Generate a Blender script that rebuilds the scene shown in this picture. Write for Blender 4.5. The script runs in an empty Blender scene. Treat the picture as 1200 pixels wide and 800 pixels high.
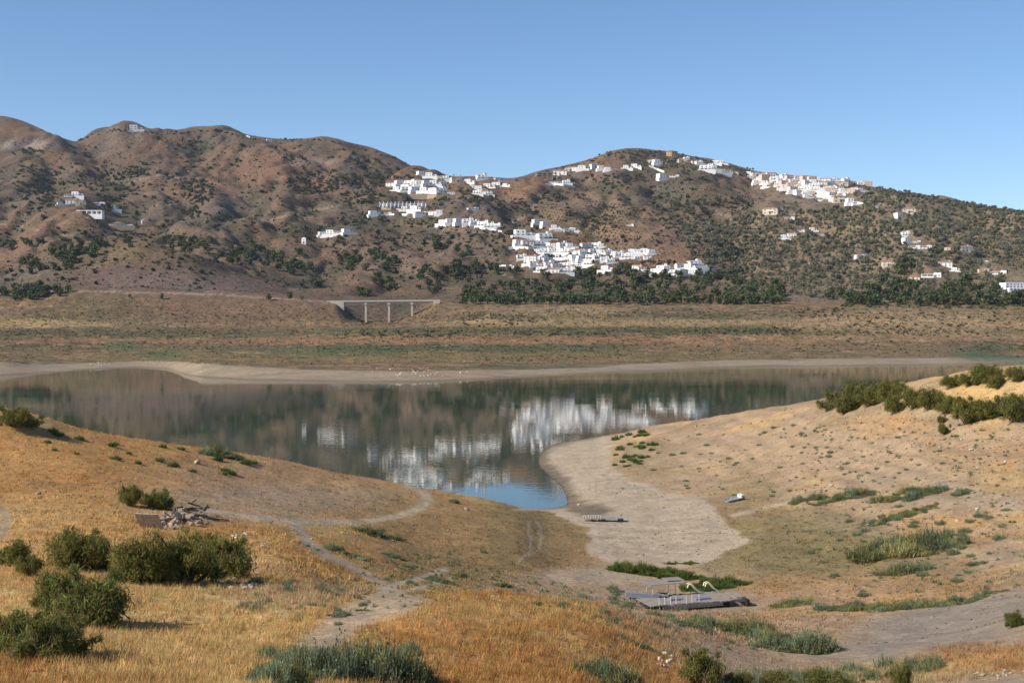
import bpy, math, random
import numpy as np
from math import radians, sin, cos, pi
from mathutils import Vector, Matrix, Euler

random.seed(7)
RNG = np.random.default_rng(11)
SC = bpy.context.scene
COL = SC.collection

# ------------------------------------------------------------------ camera, sky, sun, exposure
F, CX, YH, CAMH = 1666.67, 600.0, 377.0, 28.0     # focal length in photo pixels, centre column, horizon row, metres above the water
cam_d = bpy.data.cameras.new('camera')
cam = bpy.data.objects.new('camera', cam_d); COL.objects.link(cam)
cam_d.sensor_width = 36.0; cam_d.lens = 50.0
cam_d.clip_start = 0.3; cam_d.clip_end = 30000
cam.location = (0, 0, CAMH)
cam.rotation_euler = (radians(90 - math.degrees(math.atan((400 - YH) / F))), 0, 0)
SC.camera = cam

SUN_EL, SUN_AZ = 35.0, 246.0        # degrees; azimuth clockwise from +Y (north = view direction): behind the camera, to the left
w = bpy.data.worlds.new('World'); SC.world = w; w.use_nodes = True
nt = w.node_tree; nt.nodes.clear()
sky = nt.nodes.new('ShaderNodeTexSky'); sky.sky_type = 'NISHITA'; sky.sun_disc = False
sky.sun_elevation = radians(SUN_EL); sky.sun_rotation = radians(SUN_AZ)
sky.altitude = 300; sky.air_density = 0.72; sky.dust_density = 0.2; sky.ozone_density = 1.9
bg = nt.nodes.new('ShaderNodeBackground'); bg.inputs['Strength'].default_value = 0.092
out = nt.nodes.new('ShaderNodeOutputWorld')
hs = nt.nodes.new('ShaderNodeHueSaturation'); hs.inputs['Saturation'].default_value = 1.12; hs.inputs['Value'].default_value = 1.0
nt.links.new(sky.outputs[0], hs.inputs['Color']); nt.links.new(hs.outputs[0], bg.inputs[0]); nt.links.new(bg.outputs[0], out.inputs[0])

sd = bpy.data.lights.new('sun', 'SUN'); sd.energy = 4.0; sd.angle = radians(0.53); sd.color = (1.0, 0.91, 0.78)
sun = bpy.data.objects.new('sun', sd); COL.objects.link(sun)
az = radians(SUN_AZ); el = radians(SUN_EL)
to_sun = Vector((sin(az) * cos(el), cos(az) * cos(el), sin(el)))
sun.rotation_euler = to_sun.to_track_quat('Z', 'Y').to_euler(); sun.location = (-300, -300, 600)

SC.view_settings.view_transform = 'Standard'; SC.view_settings.look = 'None'
SC.view_settings.exposure = 0.7; SC.view_settings.gamma = 1.0; SC.view_settings.use_curve_mapping = False
SC.render.engine = 'CYCLES'
SC.cycles.use_denoising = True
SC.cycles.max_bounces = 4; SC.cycles.diffuse_bounces = 2; SC.cycles.glossy_bounces = 2
SC.cycles.transmission_bounces = 2; SC.cycles.volume_bounces = 0; SC.cycles.transparent_max_bounces = 4
SC.cycles.caustics_reflective = False; SC.cycles.caustics_refractive = False

# ------------------------------------------------------------------ noise and small maths
def _h(ix, iy, s):
    n = (ix.astype(np.int64) * 374761393 + iy.astype(np.int64) * 668265263 + s * 1442695041) & 0x7fffffff
    n = ((n ^ (n >> 13)) * 1274126177) & 0x7fffffff
    n = (n ^ (n >> 16)) & 0xffff
    return n / 65535.0 * 2 * pi
def perlin(x, y, s=0):
    x = np.asarray(x, float); y = np.asarray(y, float)
    x0 = np.floor(x); y0 = np.floor(y); fx = x - x0; fy = y - y0
    u = fx * fx * fx * (fx * (fx * 6 - 15) + 10); v = fy * fy * fy * (fy * (fy * 6 - 15) + 10)
    def g(dx, dy):
        a = _h(x0 + dx, y0 + dy, s)
        return np.cos(a) * (fx - dx) + np.sin(a) * (fy - dy)
    return ((g(0, 0) * (1 - u) + g(1, 0) * u) * (1 - v) + (g(0, 1) * (1 - u) + g(1, 1) * u) * v) * 1.5
def fbm(x, y, s=0, o=4, gain=0.5):
    t = 0; a = 1.0; n = 0
    for k in range(o):
        t = t + a * perlin(x, y, s + k * 17); n += a
        a *= gain; x = x * 2.03 + 5.3; y = y * 2.03 - 3.1
    return t / n
def ridged(x, y, s=0, o=4):
    t = 0; a = 1.0; n = 0
    for k in range(o):
        t = t + a * (1 - 2 * np.abs(perlin(x, y, s + k * 13))); n += a
        a *= 0.5; x = x * 2.07 + 1.7; y = y * 2.07 + 9.2
    return t / n
def sstep(a, b, x):
    t = np.clip((x - a) / (b - a), 0, 1); return t * t * (3 - 2 * t)
def pchip(xk, yk, x):
    xk = np.asarray(xk, float); yk = np.asarray(yk, float)
    h = np.diff(xk); d = np.diff(yk) / h
    m = np.zeros_like(yk)
    if len(xk) == 2:
        m[:] = d[0]
    else:
        w1 = 2 * h[1:] + h[:-1]; w2 = h[1:] + 2 * h[:-1]
        ok = d[:-1] * d[1:] > 0
        with np.errstate(divide='ignore', invalid='ignore'):
            hm = (w1 + w2) / (w1 / d[:-1] + w2 / d[1:])
        m[1:-1] = np.where(ok, hm, 0)
        m[0] = d[0]; m[-1] = d[-1]
    x = np.clip(x, xk[0], xk[-1])
    i = np.clip(np.searchsorted(xk, x) - 1, 0, len(xk) - 2)
    t = (x - xk[i]) / h[i]
    t2 = t * t; t3 = t2 * t
    return (2*t3-3*t2+1)*yk[i] + (t3-2*t2+t)*h[i]*m[i] + (-2*t3+3*t2)*yk[i+1] + (t3-t2)*h[i]*m[i+1]

# ------------------------------------------------------------------ the land: survey lines (x in the photo, height, distance)
def yd(pts):        # (photo x, photo y, distance) -> (x, height, distance)
    return [(x, CAMH - (y - YH) * d / F, d) for x, y, d in pts]
def yn(pts):        # near ground: the distances were surveyed from a horizon at row 390
    return yd([(x, y, d * (y - 390.0) / (y - YH)) for x, y, d in pts])
def hn(pts):
    return [(x, h, (CAMH - h) * F / (390.0 + (CAMH - h) * F / d - YH)) for x, h, d in pts]
def shore(pts):     # points on the waterline
    return [(x, 0.0, CAMH * F / (y - YH)) for x, y in pts]
L = []
L.append([(0, 26.2, 1.2)])
L.append([(0, 22.6, 13)])
L.append(yn([(-300,812,38),(300,812,39),(600,812,43),(800,812,52),(1000,812,62),(1200,812,57),(1500,812,50)]))
L.append(yn([(-300,700,65),(0,700,64),(300,700,70),(420,712,66),(500,705,66),(600,708,68),(700,722,68),(800,746,75),(900,766,80),(1000,770,82),(1100,765,80),(1200,745,78),(1500,700,76)]))
L.append(yn([(-300,620,105),(0,620,105),(300,640,105),(420,688,96),(500,696,98),(600,704,112),(700,715,118),(800,724,118),(900,735,112),(1000,738,112),(1100,730,112),(1200,708,110),(1500,670,108)]))
L.append(yn([(-300,560,140),(0,560,140),(300,600,140),(400,630,140),(500,660,140),(600,682,136),(700,695,138),(800,708,139),(900,705,140),(1000,690,143),(1100,675,145),(1200,655,145),(1500,610,145)]))
L.append(yn([(-300,505,165),(0,515,165),(200,545,170),(300,575,170),(400,595,175),(500,615,175),(600,630,170),(650,645,171),(700,650,172),(760,650,174),(830,650,174),(900,640,175),(1000,620,180),(1100,600,180),(1200,580,180),(1500,530,180)]))
L.append(yn([(-300,465,180),(0,478,185),(100,505,190),(200,520,195),(300,534,200),(400,554,204),(470,569,206),(520,579,208),(600,594,213),(650,603,212),(700,605,210),(760,605,210),(830,606,204),(880,600,208),(1000,570,215),(1100,545,215),(1200,525,215),(1500,480,215)]))
L.append(hn([(-300,-2,215),(300,-2,225),(520,-2,232),(600,-1.2,238),(640,-0.6,240),(660,-0.12,236),(676,0.3,234),(700,0.8,252),(760,1.2,255)]) + yn([(830,560,255),(900,550,250),(1000,530,245),(1100,505,240),(1200,480,240),(1500,440,240)]))
L.append(hn([(-300,-4,300),(300,-4,310),(590,-3,312),(615,-1.0,312),(626,-0.2,312),(634,0.1,312),(650,0.5,310),(700,1.1,310)]) + yn([(760,525,310),(830,515,310),(900,505,300),(1000,480,290),(1100,455,282),(1200,440,276),(1500,420,270)]))
L.append(hn([(-300,-4.5,350),(300,-4.5,352),(590,-3.5,354),(625,-0.8,354),(640,-0.15,354),(652,0.06,356)]) + yn([(700,515,368),(715,512.5,371),(760,503,365),(800,497,360),(900,480,345),(960,470,336),(1000,461,330),(1040,453,325),(1110,441,320),(1200,430,316),(1500,405,310)]))
L.append([(-300,-5,390),(600,-5,392),(650,-1.4,374),(700,-1.2,378),(760,-2,384),(1000,-2,384),(1200,-2,384),(1500,2,384)])
L.append([(0, -4.5, 520)])
SH = [(-300,447),(0,440),(100,434),(170,431),(195,432.5),(215,438.5),(240,442),(300,445),(400,447),(480,448),(520,447),(600,443),(700,438),(800,434),(850,431),(900,430),(1000,429),(1100,427.5),(1200,426),(1500,424)]
L.append([(x, -1.0, d * 0.965) for x, h, d in shore(SH)])
L.append(shore(SH))
TOP = [(-300,428),(0,424),(50,427),(150,424),(190,422.5),(240,426),(300,430),(400,434),(480,435.5),(550,434),(600,433.5),(700,430),(750,426),(850,422),(1000,420),(1130,419),(1200,420),(1500,418)]
_sx = [s[0] for s in SH]; _sd = [s[2] for s in shore(SH)]
L.append([(x, CAMH - (y - YH) * dd / F, dd) for x, y in TOP for dd in [float(np.interp(x, _sx, _sd)) * 1.085]])
L.append(yd([(-300,405,1260),(0,405,1290),(130,405,1330),(195,407,1330),(250,408,1270),(450,410,1200),(600,408,1220),(800,405,1320),(1000,404,1440),(1130,408,1460),(1200,413,1480),(1500,410,1480)]))
L.append(yd([(-300,388,1560),(0,389,1560),(200,392,1600),(340,393,1620),(450,391,1560),(600,388,1560),(800,386,1580),(1000,385,1620),(1120,389,1640),(1200,392,1640),(1500,392,1640)]))
L.append(yd([(-300,370,1770),(0,372,1780),(100,376,1790),(200,380,1800),(300,382,1805),(350,383,1800),(378,381,1795),(450,381,1800),(515,376,1790),(600,369,1770),(900,369,1770),(1000,374,1740),(1200,376,1740),(1500,376,1740)]))
L.append(yd([(-300,343,1950),(0,345,1950),(100,341,1950),(200,343,1950),(300,347,1930),(375,354,1905),(392,356,1905),(403,364,1905),(412,372,1905),(428,376.5,1910),(460,377,1915),(482,370,1915),(500,361,1915),(512,354,1915),(540,357,1905),(700,357,1905),(920,357,1905),(960,361,1880),(1100,362,1860),(1200,362,1860),(1500,360,1860)]))
L.append(yd([(-300,300,2200),(0,318,2150),(60,292,2180),(110,279,2200),(150,276,2210),(215,289,2200),(270,316,2180),(340,343,2120),(392,352,2100),(430,357,2090),(480,354,2090),(512,346,2110),(560,340,2110),(700,338,2110),(920,338,2110),(1000,340,2090),(1200,335,2070),(1500,330,2070)]))
L.append(yd([(-300,302,2420),(0,312,2400),(60,299,2400),(110,294,2400),(150,293,2400),(215,296,2430),(270,299,2430),(340,312,2400),(400,322,2380),(480,325,2360),(560,322,2380),(640,319,2400),(760,320,2400),(840,320,2400),(920,320,2380),(1000,318,2360),(1100,314,2350),(1200,312,2350)]))
L.append(yd([(-300,245,2900),(0,262,2900),(60,237,2850),(90,236,2850),(140,262,2800),(180,274,2800),(240,274,2850),(300,282,2900),(360,283,2950),(400,270,2980),(480,266,3000),(560,268,3000),(610,284,2800),(640,280,2850),(700,284,2820),(780,295,2760),(840,294,2800),(920,290,2800),(1000,280,2760),(1100,278,2720),(1200,276,2680)]))
L.append(yd([(-300,222,3450),(0,232,3420),(60,236,3400),(120,238,3400),(180,240,3380),(260,243,3420),(340,236,3450),(420,233,3470),(480,230,3500),(560,234,3500),(600,245,3520),(700,250,3480),(780,250,3450),(850,252,3400),(950,245,3380),(1000,246,3300),(1100,250,3220),(1200,260,3080)]))
L.append(yd([(-300,178,3900),(0,180,3900),(60,190,3900),(120,202,3950),(200,196,3980),(300,197,3980),(420,203,3950),(480,212,3900),(560,216,3920),(600,220,3980),(700,211,4020),(780,207,4060),(900,219,4020),(1000,227,3880),(1100,242,3650),(1200,253.5,3420)]))
CREST = [(-300,150,4350),(-60,146,4350),(0,140,4350),(30,146,4350),(65,163,4380),(84,168,4480),(115,156,4650),(150,151,4680),(190,157,4680),(225,154,4650),(260,153,4650),(300,163,4600),(330,164,4600),(370,163,4560),(420,172,4500),(460,184,4430),(500,203,4330),(530,208,4330),(560,209,4320),(600,211,4350),(640,201,4420),(690,188,4460),(720,179,4470),(745,176,4470),(785,179,4460),(830,189,4430),(900,204,4380),(1000,216,4230),(1060,226,4080),(1130,239,3920),(1200,249,3740),(1500,275,3550)]
L.append(yd(CREST))
L.append([(x, h * 0.62, d + 800) for x, h, d in yd(CREST)])
L.append([(0, 60, 9000)])

px_cols = np.unique(np.concatenate([np.arange(-1000, -60, 20.0), np.arange(-60, 1260, 2.4), np.arange(1260, 2221, 20.0)]))
rows = np.concatenate([np.geomspace(1.2, 36, 60)[:-1], np.geomspace(36, 250, 430)[:-1], np.geomspace(250, 420, 110)[:-1], np.geomspace(420, 600, 10)[:-1],
                       np.geomspace(600, 1310, 190)[:-1], np.geomspace(1310, 2000, 120)[:-1], np.geomspace(2000, 4850, 330)[:-1], np.geomspace(4850, 9000, 10)])
NC, NR = len(px_cols), len(rows)
Dk = np.zeros((len(L), NC)); Hk = np.zeros((len(L), NC))
for k, pts in enumerate(L):
    xs = [p[0] for p in pts]
    if len(xs) == 1:
        Dk[k] = pts[0][2]; Hk[k] = pts[0][1]
    else:
        Hk[k] = pchip(xs, [p[1] for p in pts], px_cols); Dk[k] = pchip(xs, [p[2] for p in pts], px_cols)
for k in range(1, len(L)): Dk[k] = np.maximum(Dk[k], Dk[k - 1] * 1.012)
H0 = np.zeros((NR, NC))
for c in range(NC):
    H0[:, c] = pchip(Dk[:, c], Hk[:, c], rows)
Yg = np.repeat(rows[:, None], NC, 1); PX = np.repeat(px_cols[None, :], NR, 0)
Xg = (PX - CX) / F * Yg

# relief: spurs running down the mountains, gullies between them, small roughness near by
def spur(pts, amp, wid):
    """raised ridge along a polyline of (photo x, distance); added to the height"""
    best = np.zeros_like(H0)
    P = [((x - CX) / F * d, d) for x, d in pts]
    for (ax, ay), (bx, by) in zip(P[:-1], P[1:]):
        dx, dy = bx - ax, by - ay; ll = dx * dx + dy * dy
        t = np.clip(((Xg - ax) * dx + (Yg - ay) * dy) / ll, 0, 1)
        dist = np.hypot(Xg - ax - t * dx, Yg - ay - t * dy)
        best = np.maximum(best, np.exp(-(dist / wid) ** 1.5))
    return amp * best
wob = fbm(Xg / 420, Yg / 420, 5, 2) * 120
def wspur(pts, amp, wid):
    global Xg
    X_ = Xg; Xg = Xg + wob
    r = spur(pts, amp, wid); Xg = X_
    return r
S = np.zeros_like(H0)
for pts, a, wd in [([(20,4250),(80,3900),(140,3450),(190,3150)], 45, 130), ([(150,4580),(175,3900),(230,3350),(262,2950)], 48, 140),
                   ([(262,4560),(310,3900),(345,3300),(360,2950)], 44, 130), ([(410,4350),(400,3800),(425,3300)], 36, 130),
                   ([(60,4200),(20,3600),(10,3000)], 30, 130), ([(500,3900),(530,3400),(560,3000),(590,2600)], 34, 130),
                   ([(745,4380),(710,3700),(660,3000)], 34, 140), ([(830,4250),(800,3500),(760,2900),(790,2650)], 44, 130),
                   ([(960,4150),(930,3400),(900,2800)], 34, 150), ([(1090,3850),(1080,3300),(1060,2700)], 28, 150),
                   ([(640,4300),(620,3800),(600,3300)], 26, 110)]:
    S = np.maximum(S, wspur(pts, a, wd))
farw = sstep(1960, 2500, Yg) * (1 - 0.88 * sstep(-420, -20, Yg - np.repeat(Dk[-3][None, :], NR, 0)))
gx = Xg + 60 * fbm(Xg / 300, Yg / 300, 31, 2); gy = Yg
gul = ridged(gx / 330 + gy / 1500, gy / 900, 3, 4)
cutn = 1 - 2 * np.abs(perlin(gx / 190 + .5 * fbm(Xg / 150, Yg / 150, 47, 2), gy / 1150, 44)); cut2 = 1 - 2 * np.abs(perlin(gx / 85 + .4 * fbm(Xg / 70, Yg / 70, 48, 2), gy / 520, 45))
gully = np.maximum(sstep(.45, .98, cutn), .55 * sstep(.5, .98, cut2))
rel = 1.15 * (S - 12) + 25 * gul + 8 * fbm(Xg / 130, Yg / 170, 40, 4) - 15 * sstep(.2, 1, cutn) - 6 * sstep(.3, 1, cut2)
H = H0 + farw * rel
mid = sstep(640, 900, Yg) * (1 - sstep(1900, 2100, Yg))
H += mid * (3.4 * fbm(Xg / 60, Yg / 40, 51, 3) + 0.7 * fbm(Xg / 14, Yg / 11, 52, 2)) * sstep(1.5, 6, H0)
# old waterlines: small benches round the lake
bench = mid * sstep(2, 6, H0) * (1 - sstep(30, 50, H0))
H += bench * (.55 * np.sin(2 * pi * (H + 1.5 * fbm(Xg / 90, Yg / 60, 57, 2)) / 3.6) + .3 * np.sin(2 * pi * (H + fbm(Xg / 50, Yg / 40, 58, 2)) / 1.7))
land = sstep(0.2, 2.5, H0)
near = (1 - sstep(420, 520, Yg)) * sstep(4, 30, Yg)
H += near * land * sstep(90, 150, Yg) * (.38 * ridged(Xg / 13 + Yg / 60, Yg / 34, 65, 3) * sstep(-40, 60, Xg) + .10 * sstep(-10, 40, Xg) * np.sin(2 * pi * H0 / 1.3 + 3 * fbm(Xg / 18, Yg / 18, 66, 2)))
H += near * land * (0.55 * fbm(Xg / 16, Yg / 16, 60, 3) + 0.16 * fbm(Xg / 3.1, Yg / 3.1, 61, 3))
H += near * (1 - land) * 0.05 * fbm(Xg / 5, Yg / 5, 63, 2) * sstep(-0.5, 0.2, H0)
PY = YH + (CAMH - H) * F / Yg          # photo row of every point of the land

def height(x, y):
    c = np.interp(CX + F * np.asarray(x) / np.asarray(y), px_cols, np.arange(NC)); r = np.interp(y, rows, np.arange(NR))
    c0 = np.clip(np.floor(c).astype(int), 0, NC - 2); r0 = np.clip(np.floor(r).astype(int), 0, NR - 2)
    a = c - c0; b = r - r0
    return (H[r0, c0] * (1-a) + H[r0, c0+1] * a) * (1-b) + (H[r0+1, c0] * (1-a) + H[r0+1, c0+1] * a) * b
PYMIN = np.minimum.accumulate(PY, axis=0)
def ground_at(x, y, dmin=0.0):
    """where the sight line through photo pixel (x, y) first meets the land: X, Y, Z"""
    c = int(np.clip(np.round(np.interp(x, px_cols, np.arange(NC))), 0, NC - 1))
    col = PYMIN[:, c] if dmin == 0 else np.minimum.accumulate(np.where(rows < dmin, 1e6, PY[:, c]))
    r = int(np.searchsorted(-col, -y))
    if r >= NR - 8: r = int(np.argmin(np.where((rows > dmin) & (rows < 5000), PY[:, c], 1e6)))
    d = rows[r]
    if 0 < r:
        y0, y1 = PY[r - 1, c], PY[r, c]
        if y0 > y >= y1 and y0 - y1 > 1e-6: d = rows[r-1] + (rows[r] - rows[r-1]) * (y0 - y) / (y0 - y1)
    X = (x - CX) / F * d
    return X, d, float(height(X, d))

# ------------------------------------------------------------------ colours of the land (bare material colours, no light in them)
STRAW=(.52,.345,.14); ORANGE=(.41,.212,.068); BROWNOL=(.25,.175,.08); SAND=(.43,.345,.245); WET=(.17,.13,.085); PINK=(.375,.268,.168)
GREY=(.27,.225,.175); OLIVE=(.19,.155,.065); GREEN=(.085,.12,.045); HILL=(.150,.094,.064); RED=(.20,.106,.063); HGREY=(.15,.12,.10); HOLIVE=(.095,.085,.048); PALE=(.46,.37,.27)
wx = PX + 14 * fbm(Xg / 9, Yg / 9, 70, 3) * np.clip(Yg / 150, .5, 1) ; wy = PY + 7 * fbm(Xg / 9, Yg / 9, 71, 3)
col = np.zeros((NR, NC, 3)); col[:] = PINK
def mix(m, c):
    global col
    m = np.clip(m, 0, 1)[..., None]
    col = col * (1 - m) + np.array(c) * m
def blob(x, y, rx, ry, soft=0.45):
    q = np.hypot((wx - x) / rx, (wy - y) / ry)
    return (1 - sstep(1 - soft, 1 + soft, q))
NEAR = Yg < 560
left = NEAR & (PX < 2000)
lf = sstep(720, 640, wx - 0.0 * wy)
# left terrace: straw with orange drifts
n1 = fbm(Xg / 11, Yg / 17, 80, 4); n2 = fbm(Xg / 4, Yg / 5, 81, 3); n3 = fbm(Xg / 26, Yg / 30, 82, 3)
mix(lf * NEAR, STRAW)
mix(lf * NEAR * sstep(-.3, .2, n1) * .85, ORANGE)
mix(lf * NEAR * sstep(.25, .5, n3) * .5, PINK)
for x, y, rx, ry, c, s in [(140,555,220,60,ORANGE,.75),(60,625,150,40,STRAW,.6),(170,625,160,22,ORANGE,.6),(400,560,110,22,ORANGE,.55),(330,585,150,14,PINK,.5),(250,740,170,60,STRAW,.85),(180,690,120,40,STRAW,.75),(330,560,150,26,PINK,.55),(420,540,90,20,ORANGE,.4),(300,590,140,22,PINK,.7),
        (560,640,150,48,(.29,.175,.075),.9),(480,600,60,30,BROWNOL,.45),(620,630,80,40,BROWNOL,.8),(520,660,80,22,OLIVE,.4),(640,600,60,18,OLIVE,.5),(560,690,170,18,BROWNOL,.6),(360,655,80,30,ORANGE,.4),(350,700,90,16,PINK,.5)]:
    mix(NEAR * blob(x, y, rx, ry) * s, c)
# right bank
rf = sstep(640, 740, wx)
mix(NEAR * rf * (Yg > 120) * sstep(.05, .35, n1) * .5, STRAW)
mix(NEAR * rf * (Yg > 120) * sstep(.15, .45, n3) * .4, GREY); mix(NEAR * rf * (Yg > 110) * sstep(.0, .35, -n1) * .5, BROWNOL); mix(NEAR * rf * (Yg > 110) * sstep(.1, .4, n2) * .4, ORANGE); mix(NEAR * (Yg > 100) * sstep(.2, .5, -n2) * .35, OLIVE)
for x, y, rx, ry, c, s in [(1050,500,60,12,ORANGE,.5),(1150,535,90,28,ORANGE,.2),(1080,520,120,30,PINK,.4),(1000,545,120,24,PINK,.5),(1090,562,90,14,GREY,.35),(940,520,90,20,PINK,.5),(1140,465,90,14,STRAW,.8),(1150,440,80,10,STRAW,.8),(920,640,110,44,OLIVE,.75),(1010,650,110,24,OLIVE,.45),(1010,690,160,20,ORANGE,.4),
        (870,600,50,16,BROWNOL,.5),(880,575,40,12,OLIVE,.4),(790,560,70,30,PINK,.5),(760,540,40,22,OLIVE,.35),(1110,620,60,22,ORANGE,.35),(1120,680,90,16,BROWNOL,.45),(1140,590,80,16,GREY,.4),(820,530,50,24,PINK,.5),(1180,565,40,16,STRAW,.5)]:
    mix(NEAR * blob(x, y, rx, ry) * s, c)
# valley mouth, bottom strip
for x, y, rx, ry, c, s in [(720,690,130,24,PINK,.7),(700,675,70,10,SAND,.6),(920,735,160,20,ORANGE,.35),(1000,745,120,24,PINK,.6),(1100,740,90,26,GREY,.95),(1170,715,60,12,GREY,.9),(1020,765,70,10,GREY,.6),(1160,775,90,18,ORANGE,.7),(1150,800,60,12,GREY,.6),(1060,790,100,14,STRAW,.6)]:
    mix(NEAR * blob(x, y, rx, ry) * s, c)
# orange grass mound
md = (Yg < 75) * sstep(350, 440, wx + (wy - 720) * 0.7) * sstep(830, 740, wx - (wy - 760) * 1.2)
mix(NEAR * md * .9, ORANGE); mix(NEAR * md * sstep(0, .4, n2) * .4, STRAW); mix(NEAR * md * blob(540, 718, 170, 14) * .5, STRAW)
# dried lake bed of the inlet
bed = NEAR * (H0 < 3.0) * (Yg > 145) * sstep(.2, -.2, (np.hypot((wx-760)/125, (wy-615)/52) - 1) * np.where(wy > 560, 1, 9)) if False else 0
poly_bed = [(600,600),(640,600),(684,622),(690,650),(720,665),(800,668),(842,655),(884,634),(860,618),(845,602),(830,585),(790,578),(740,560),(715,545),(720,520),(716,508),(600,500)]
def in_poly(poly, X_, Y_):
    r = np.zeros(X_.shape, bool); n = len(poly)
    for i in range(n):
        (x0, y0), (x1, y1) = poly[i], poly[(i + 1) % n]
        if y0 == y1: continue
        c = ((y0 > Y_) != (y1 > Y_)) & (X_ < (x1 - x0) * (Y_ - y0) / (y1 - y0) + x0)
        r ^= c
    return r
def dist_line(pts, X_, Y_, sy=1.0):
    best = np.full(X_.shape, 1e9)
    for (ax, ay), (bx, by) in zip(pts[:-1], pts[1:]):
        dx, dy = bx - ax, (by - ay) * sy; ll = dx*dx + dy*dy + 1e-9
        t = np.clip(((X_ - ax) * dx + (Y_ - ay) * sy * dy) / ll, 0, 1)
        best = np.minimum(best, np.hypot(X_ - ax - t * dx, (Y_ - ay) * sy - t * dy))
    return best
wxs = PX + 11 * fbm(Xg / 7, Yg / 7, 75, 4); wys = PY + 5 * fbm(Xg / 6, Yg / 6, 76, 3)
inb = in_poly(poly_bed, wxs, wys) & NEAR & (Yg > 140)
db = dist_line(poly_bed + poly_bed[:1], wxs, wys, 2.0)
bedm = np.where(inb, sstep(0, 6, db), 0) * 1.0
mix(bedm, SAND); mix(bedm * sstep(.1, .5, n1) * .5, PINK)
mix(bedm * sstep(.15, .4, fbm(Xg / 9, Yg / 2.2, 90, 3)) * blob(775, 630, 70, 26, .6) * .55, (.20, .19, .12))
mix(bedm * blob(800, 648, 60, 12) * .6, PALE)
mix(bedm * (1 - sstep(.1, .42, H + .1 * fbm(Xg / 6, Yg / 6, 97, 2))) * (Yg > 190) * .8, WET)
lines = .5 + .5 * np.sin(2 * pi * (H + .05 * fbm(Xg / 9, Yg / 9, 101, 3)) / .13)
mix(bedm * lines ** 3 * sstep(-.2, .3, n3) * .45, (.27, .21, .145)); mix(bedm * sstep(.1, .5, n2) * .3, (.30, .24, .17))
ds = dist_line([(628,531),(634,546),(652,560),(646,571),(666,583),(676,593),(700,599)], wxs, wys, 1.6)
mix(bedm * (1 - sstep(5, 19, ds + 7 * n2)) * .85, WET); mix(bedm * blob(694, 597, 26, 6) * .75, WET)
mix(NEAR * (H < .05), (.10, .085, .06))
# dirt tracks
TRACKS = [([(690,455+20),(690,470)], 0)]
track = np.zeros_like(H)
def trk(pts, wid, sy, c, s, dmax=560, dmin=0):
    global track
    d = dist_line(pts, PX + 3 * fbm(Xg / 5, Yg / 5, 77, 2), PY + 1.2 * fbm(Xg / 5, Yg / 5, 78, 2), sy)
    m = (1 - sstep(wid * .45, wid * 1.5, d)) * (Yg < dmax) * (Yg > dmin)
    mix(m * s, c); track = np.maximum(track, m)
trk([(478,571),(490,573),(500,579),(501,587),(492,596),(470,604),(440,609),(400,612),(340,611),(280,604),(240,598)], 7, 2.2, (.45,.345,.235), .9, 240, 110)
trk([(345,612),(352,625),(362,637),(380,650)], 7, 1.6, PALE, .7, 240, 90)
trk([(380,650),(412,664),(445,684),(476,702)], 6, 1.6, PALE, .6, 240, 80)
trk([(520,668),(500,676),(470,684),(445,693)], 6, 2.0, PALE, .8, 200, 80)
trk([(535,676),(505,686),(470,694)], 4, 2.0, PALE, .6, 200, 80)
trk([(475,703),(440,712),(410,724),(390,742),(372,762),(352,792),(345,812)], 22, 1.6, (.37,.285,.195), .88, 90)
trk([(0,596),(8,606),(3,622),(-10,640)], 6, 1.6, GREY, .7, 200)
trk([(618,612),(621,630),(622,645),(605,660)], 1.6, 1.5, PALE, .55, 240, 100)
trk([(630,612),(634,630),(630,645)], 1.6, 1.5, PALE, .55, 240, 100)
trk([(860,604),(900,594),(935,588)], 4, 2.2, PALE, .6, 300, 100)
trk([(1200,702),(1150,712),(1100,720),(1060,735),(1030,760)], 18, 1.6, GREY, .8, 160)
# far shore and the plain behind it
FAR1 = (Yg > 600) & (Yg < 2000)
yl = PY + 2.2 * fbm(Xg / 70, Yg / 30, 84, 4) + 0.8 * fbm(Xg / 11, Yg / 11, 85, 2)
def band(y0, y1, soft=2.0):
    return FAR1 * sstep(y0 - soft, y0 + soft, yl) * (1 - sstep(y1 - soft, y1 + soft, yl))
BR2 = (.235,.14,.075); OL2 = (.135,.115,.052)
f1 = fbm(Xg / 120, Yg / 45, 86, 4); f2 = fbm(Xg / 22, Yg / 14, 87, 3)
mix(FAR1, BR2)
mix(band(354, 366) * .8, (.24,.15,.08)); mix(band(366, 376) * .6, OL2); mix(band(374, 384) * .7 , (.34,.225,.10)); mix(band(384, 391) * .7, OL2)
mix(band(391, 402) * .75, (.30,.165,.085)); mix(band(402, 413) * .6, OL2); mix(band(410, 425) * .5, (.22,.155,.07))
f3 = fbm(Xg / 9, Yg / 7, 187, 3)
mix(FAR1 * sstep(.05, .35, f1) * .6, (.29,.165,.085)); mix(FAR1 * sstep(.0, .3, -f1) * .7, OL2); mix(FAR1 * sstep(.0, .3, f2) * .7, (.085,.082,.04)); mix(FAR1 * sstep(.15, .45, -f2) * .55, (.36,.26,.15)); mix(FAR1 * sstep(.05, .3, f3) * .6, (.10,.085,.045))
yb = yl + 3.0 * fbm(Xg / 160, Yg / 80, 98, 3); rag = sstep(-.25, .2, fbm(Xg / 26, Yg / 20, 99, 3))
def belt(y0, y1, x0, x1, c, s_):
    m_ = sstep(y0 - 1.2, y0 + 1.2, yb) * (1 - sstep(y1 - 1.2, y1 + 1.2, yb)) * sstep(x0 - 40, x0 + 40, PX) * (1 - sstep(x1 - 40, x1 + 40, PX))
    mix(FAR1 * m_ * (.35 + .65 * rag) * s_, c)
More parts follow.
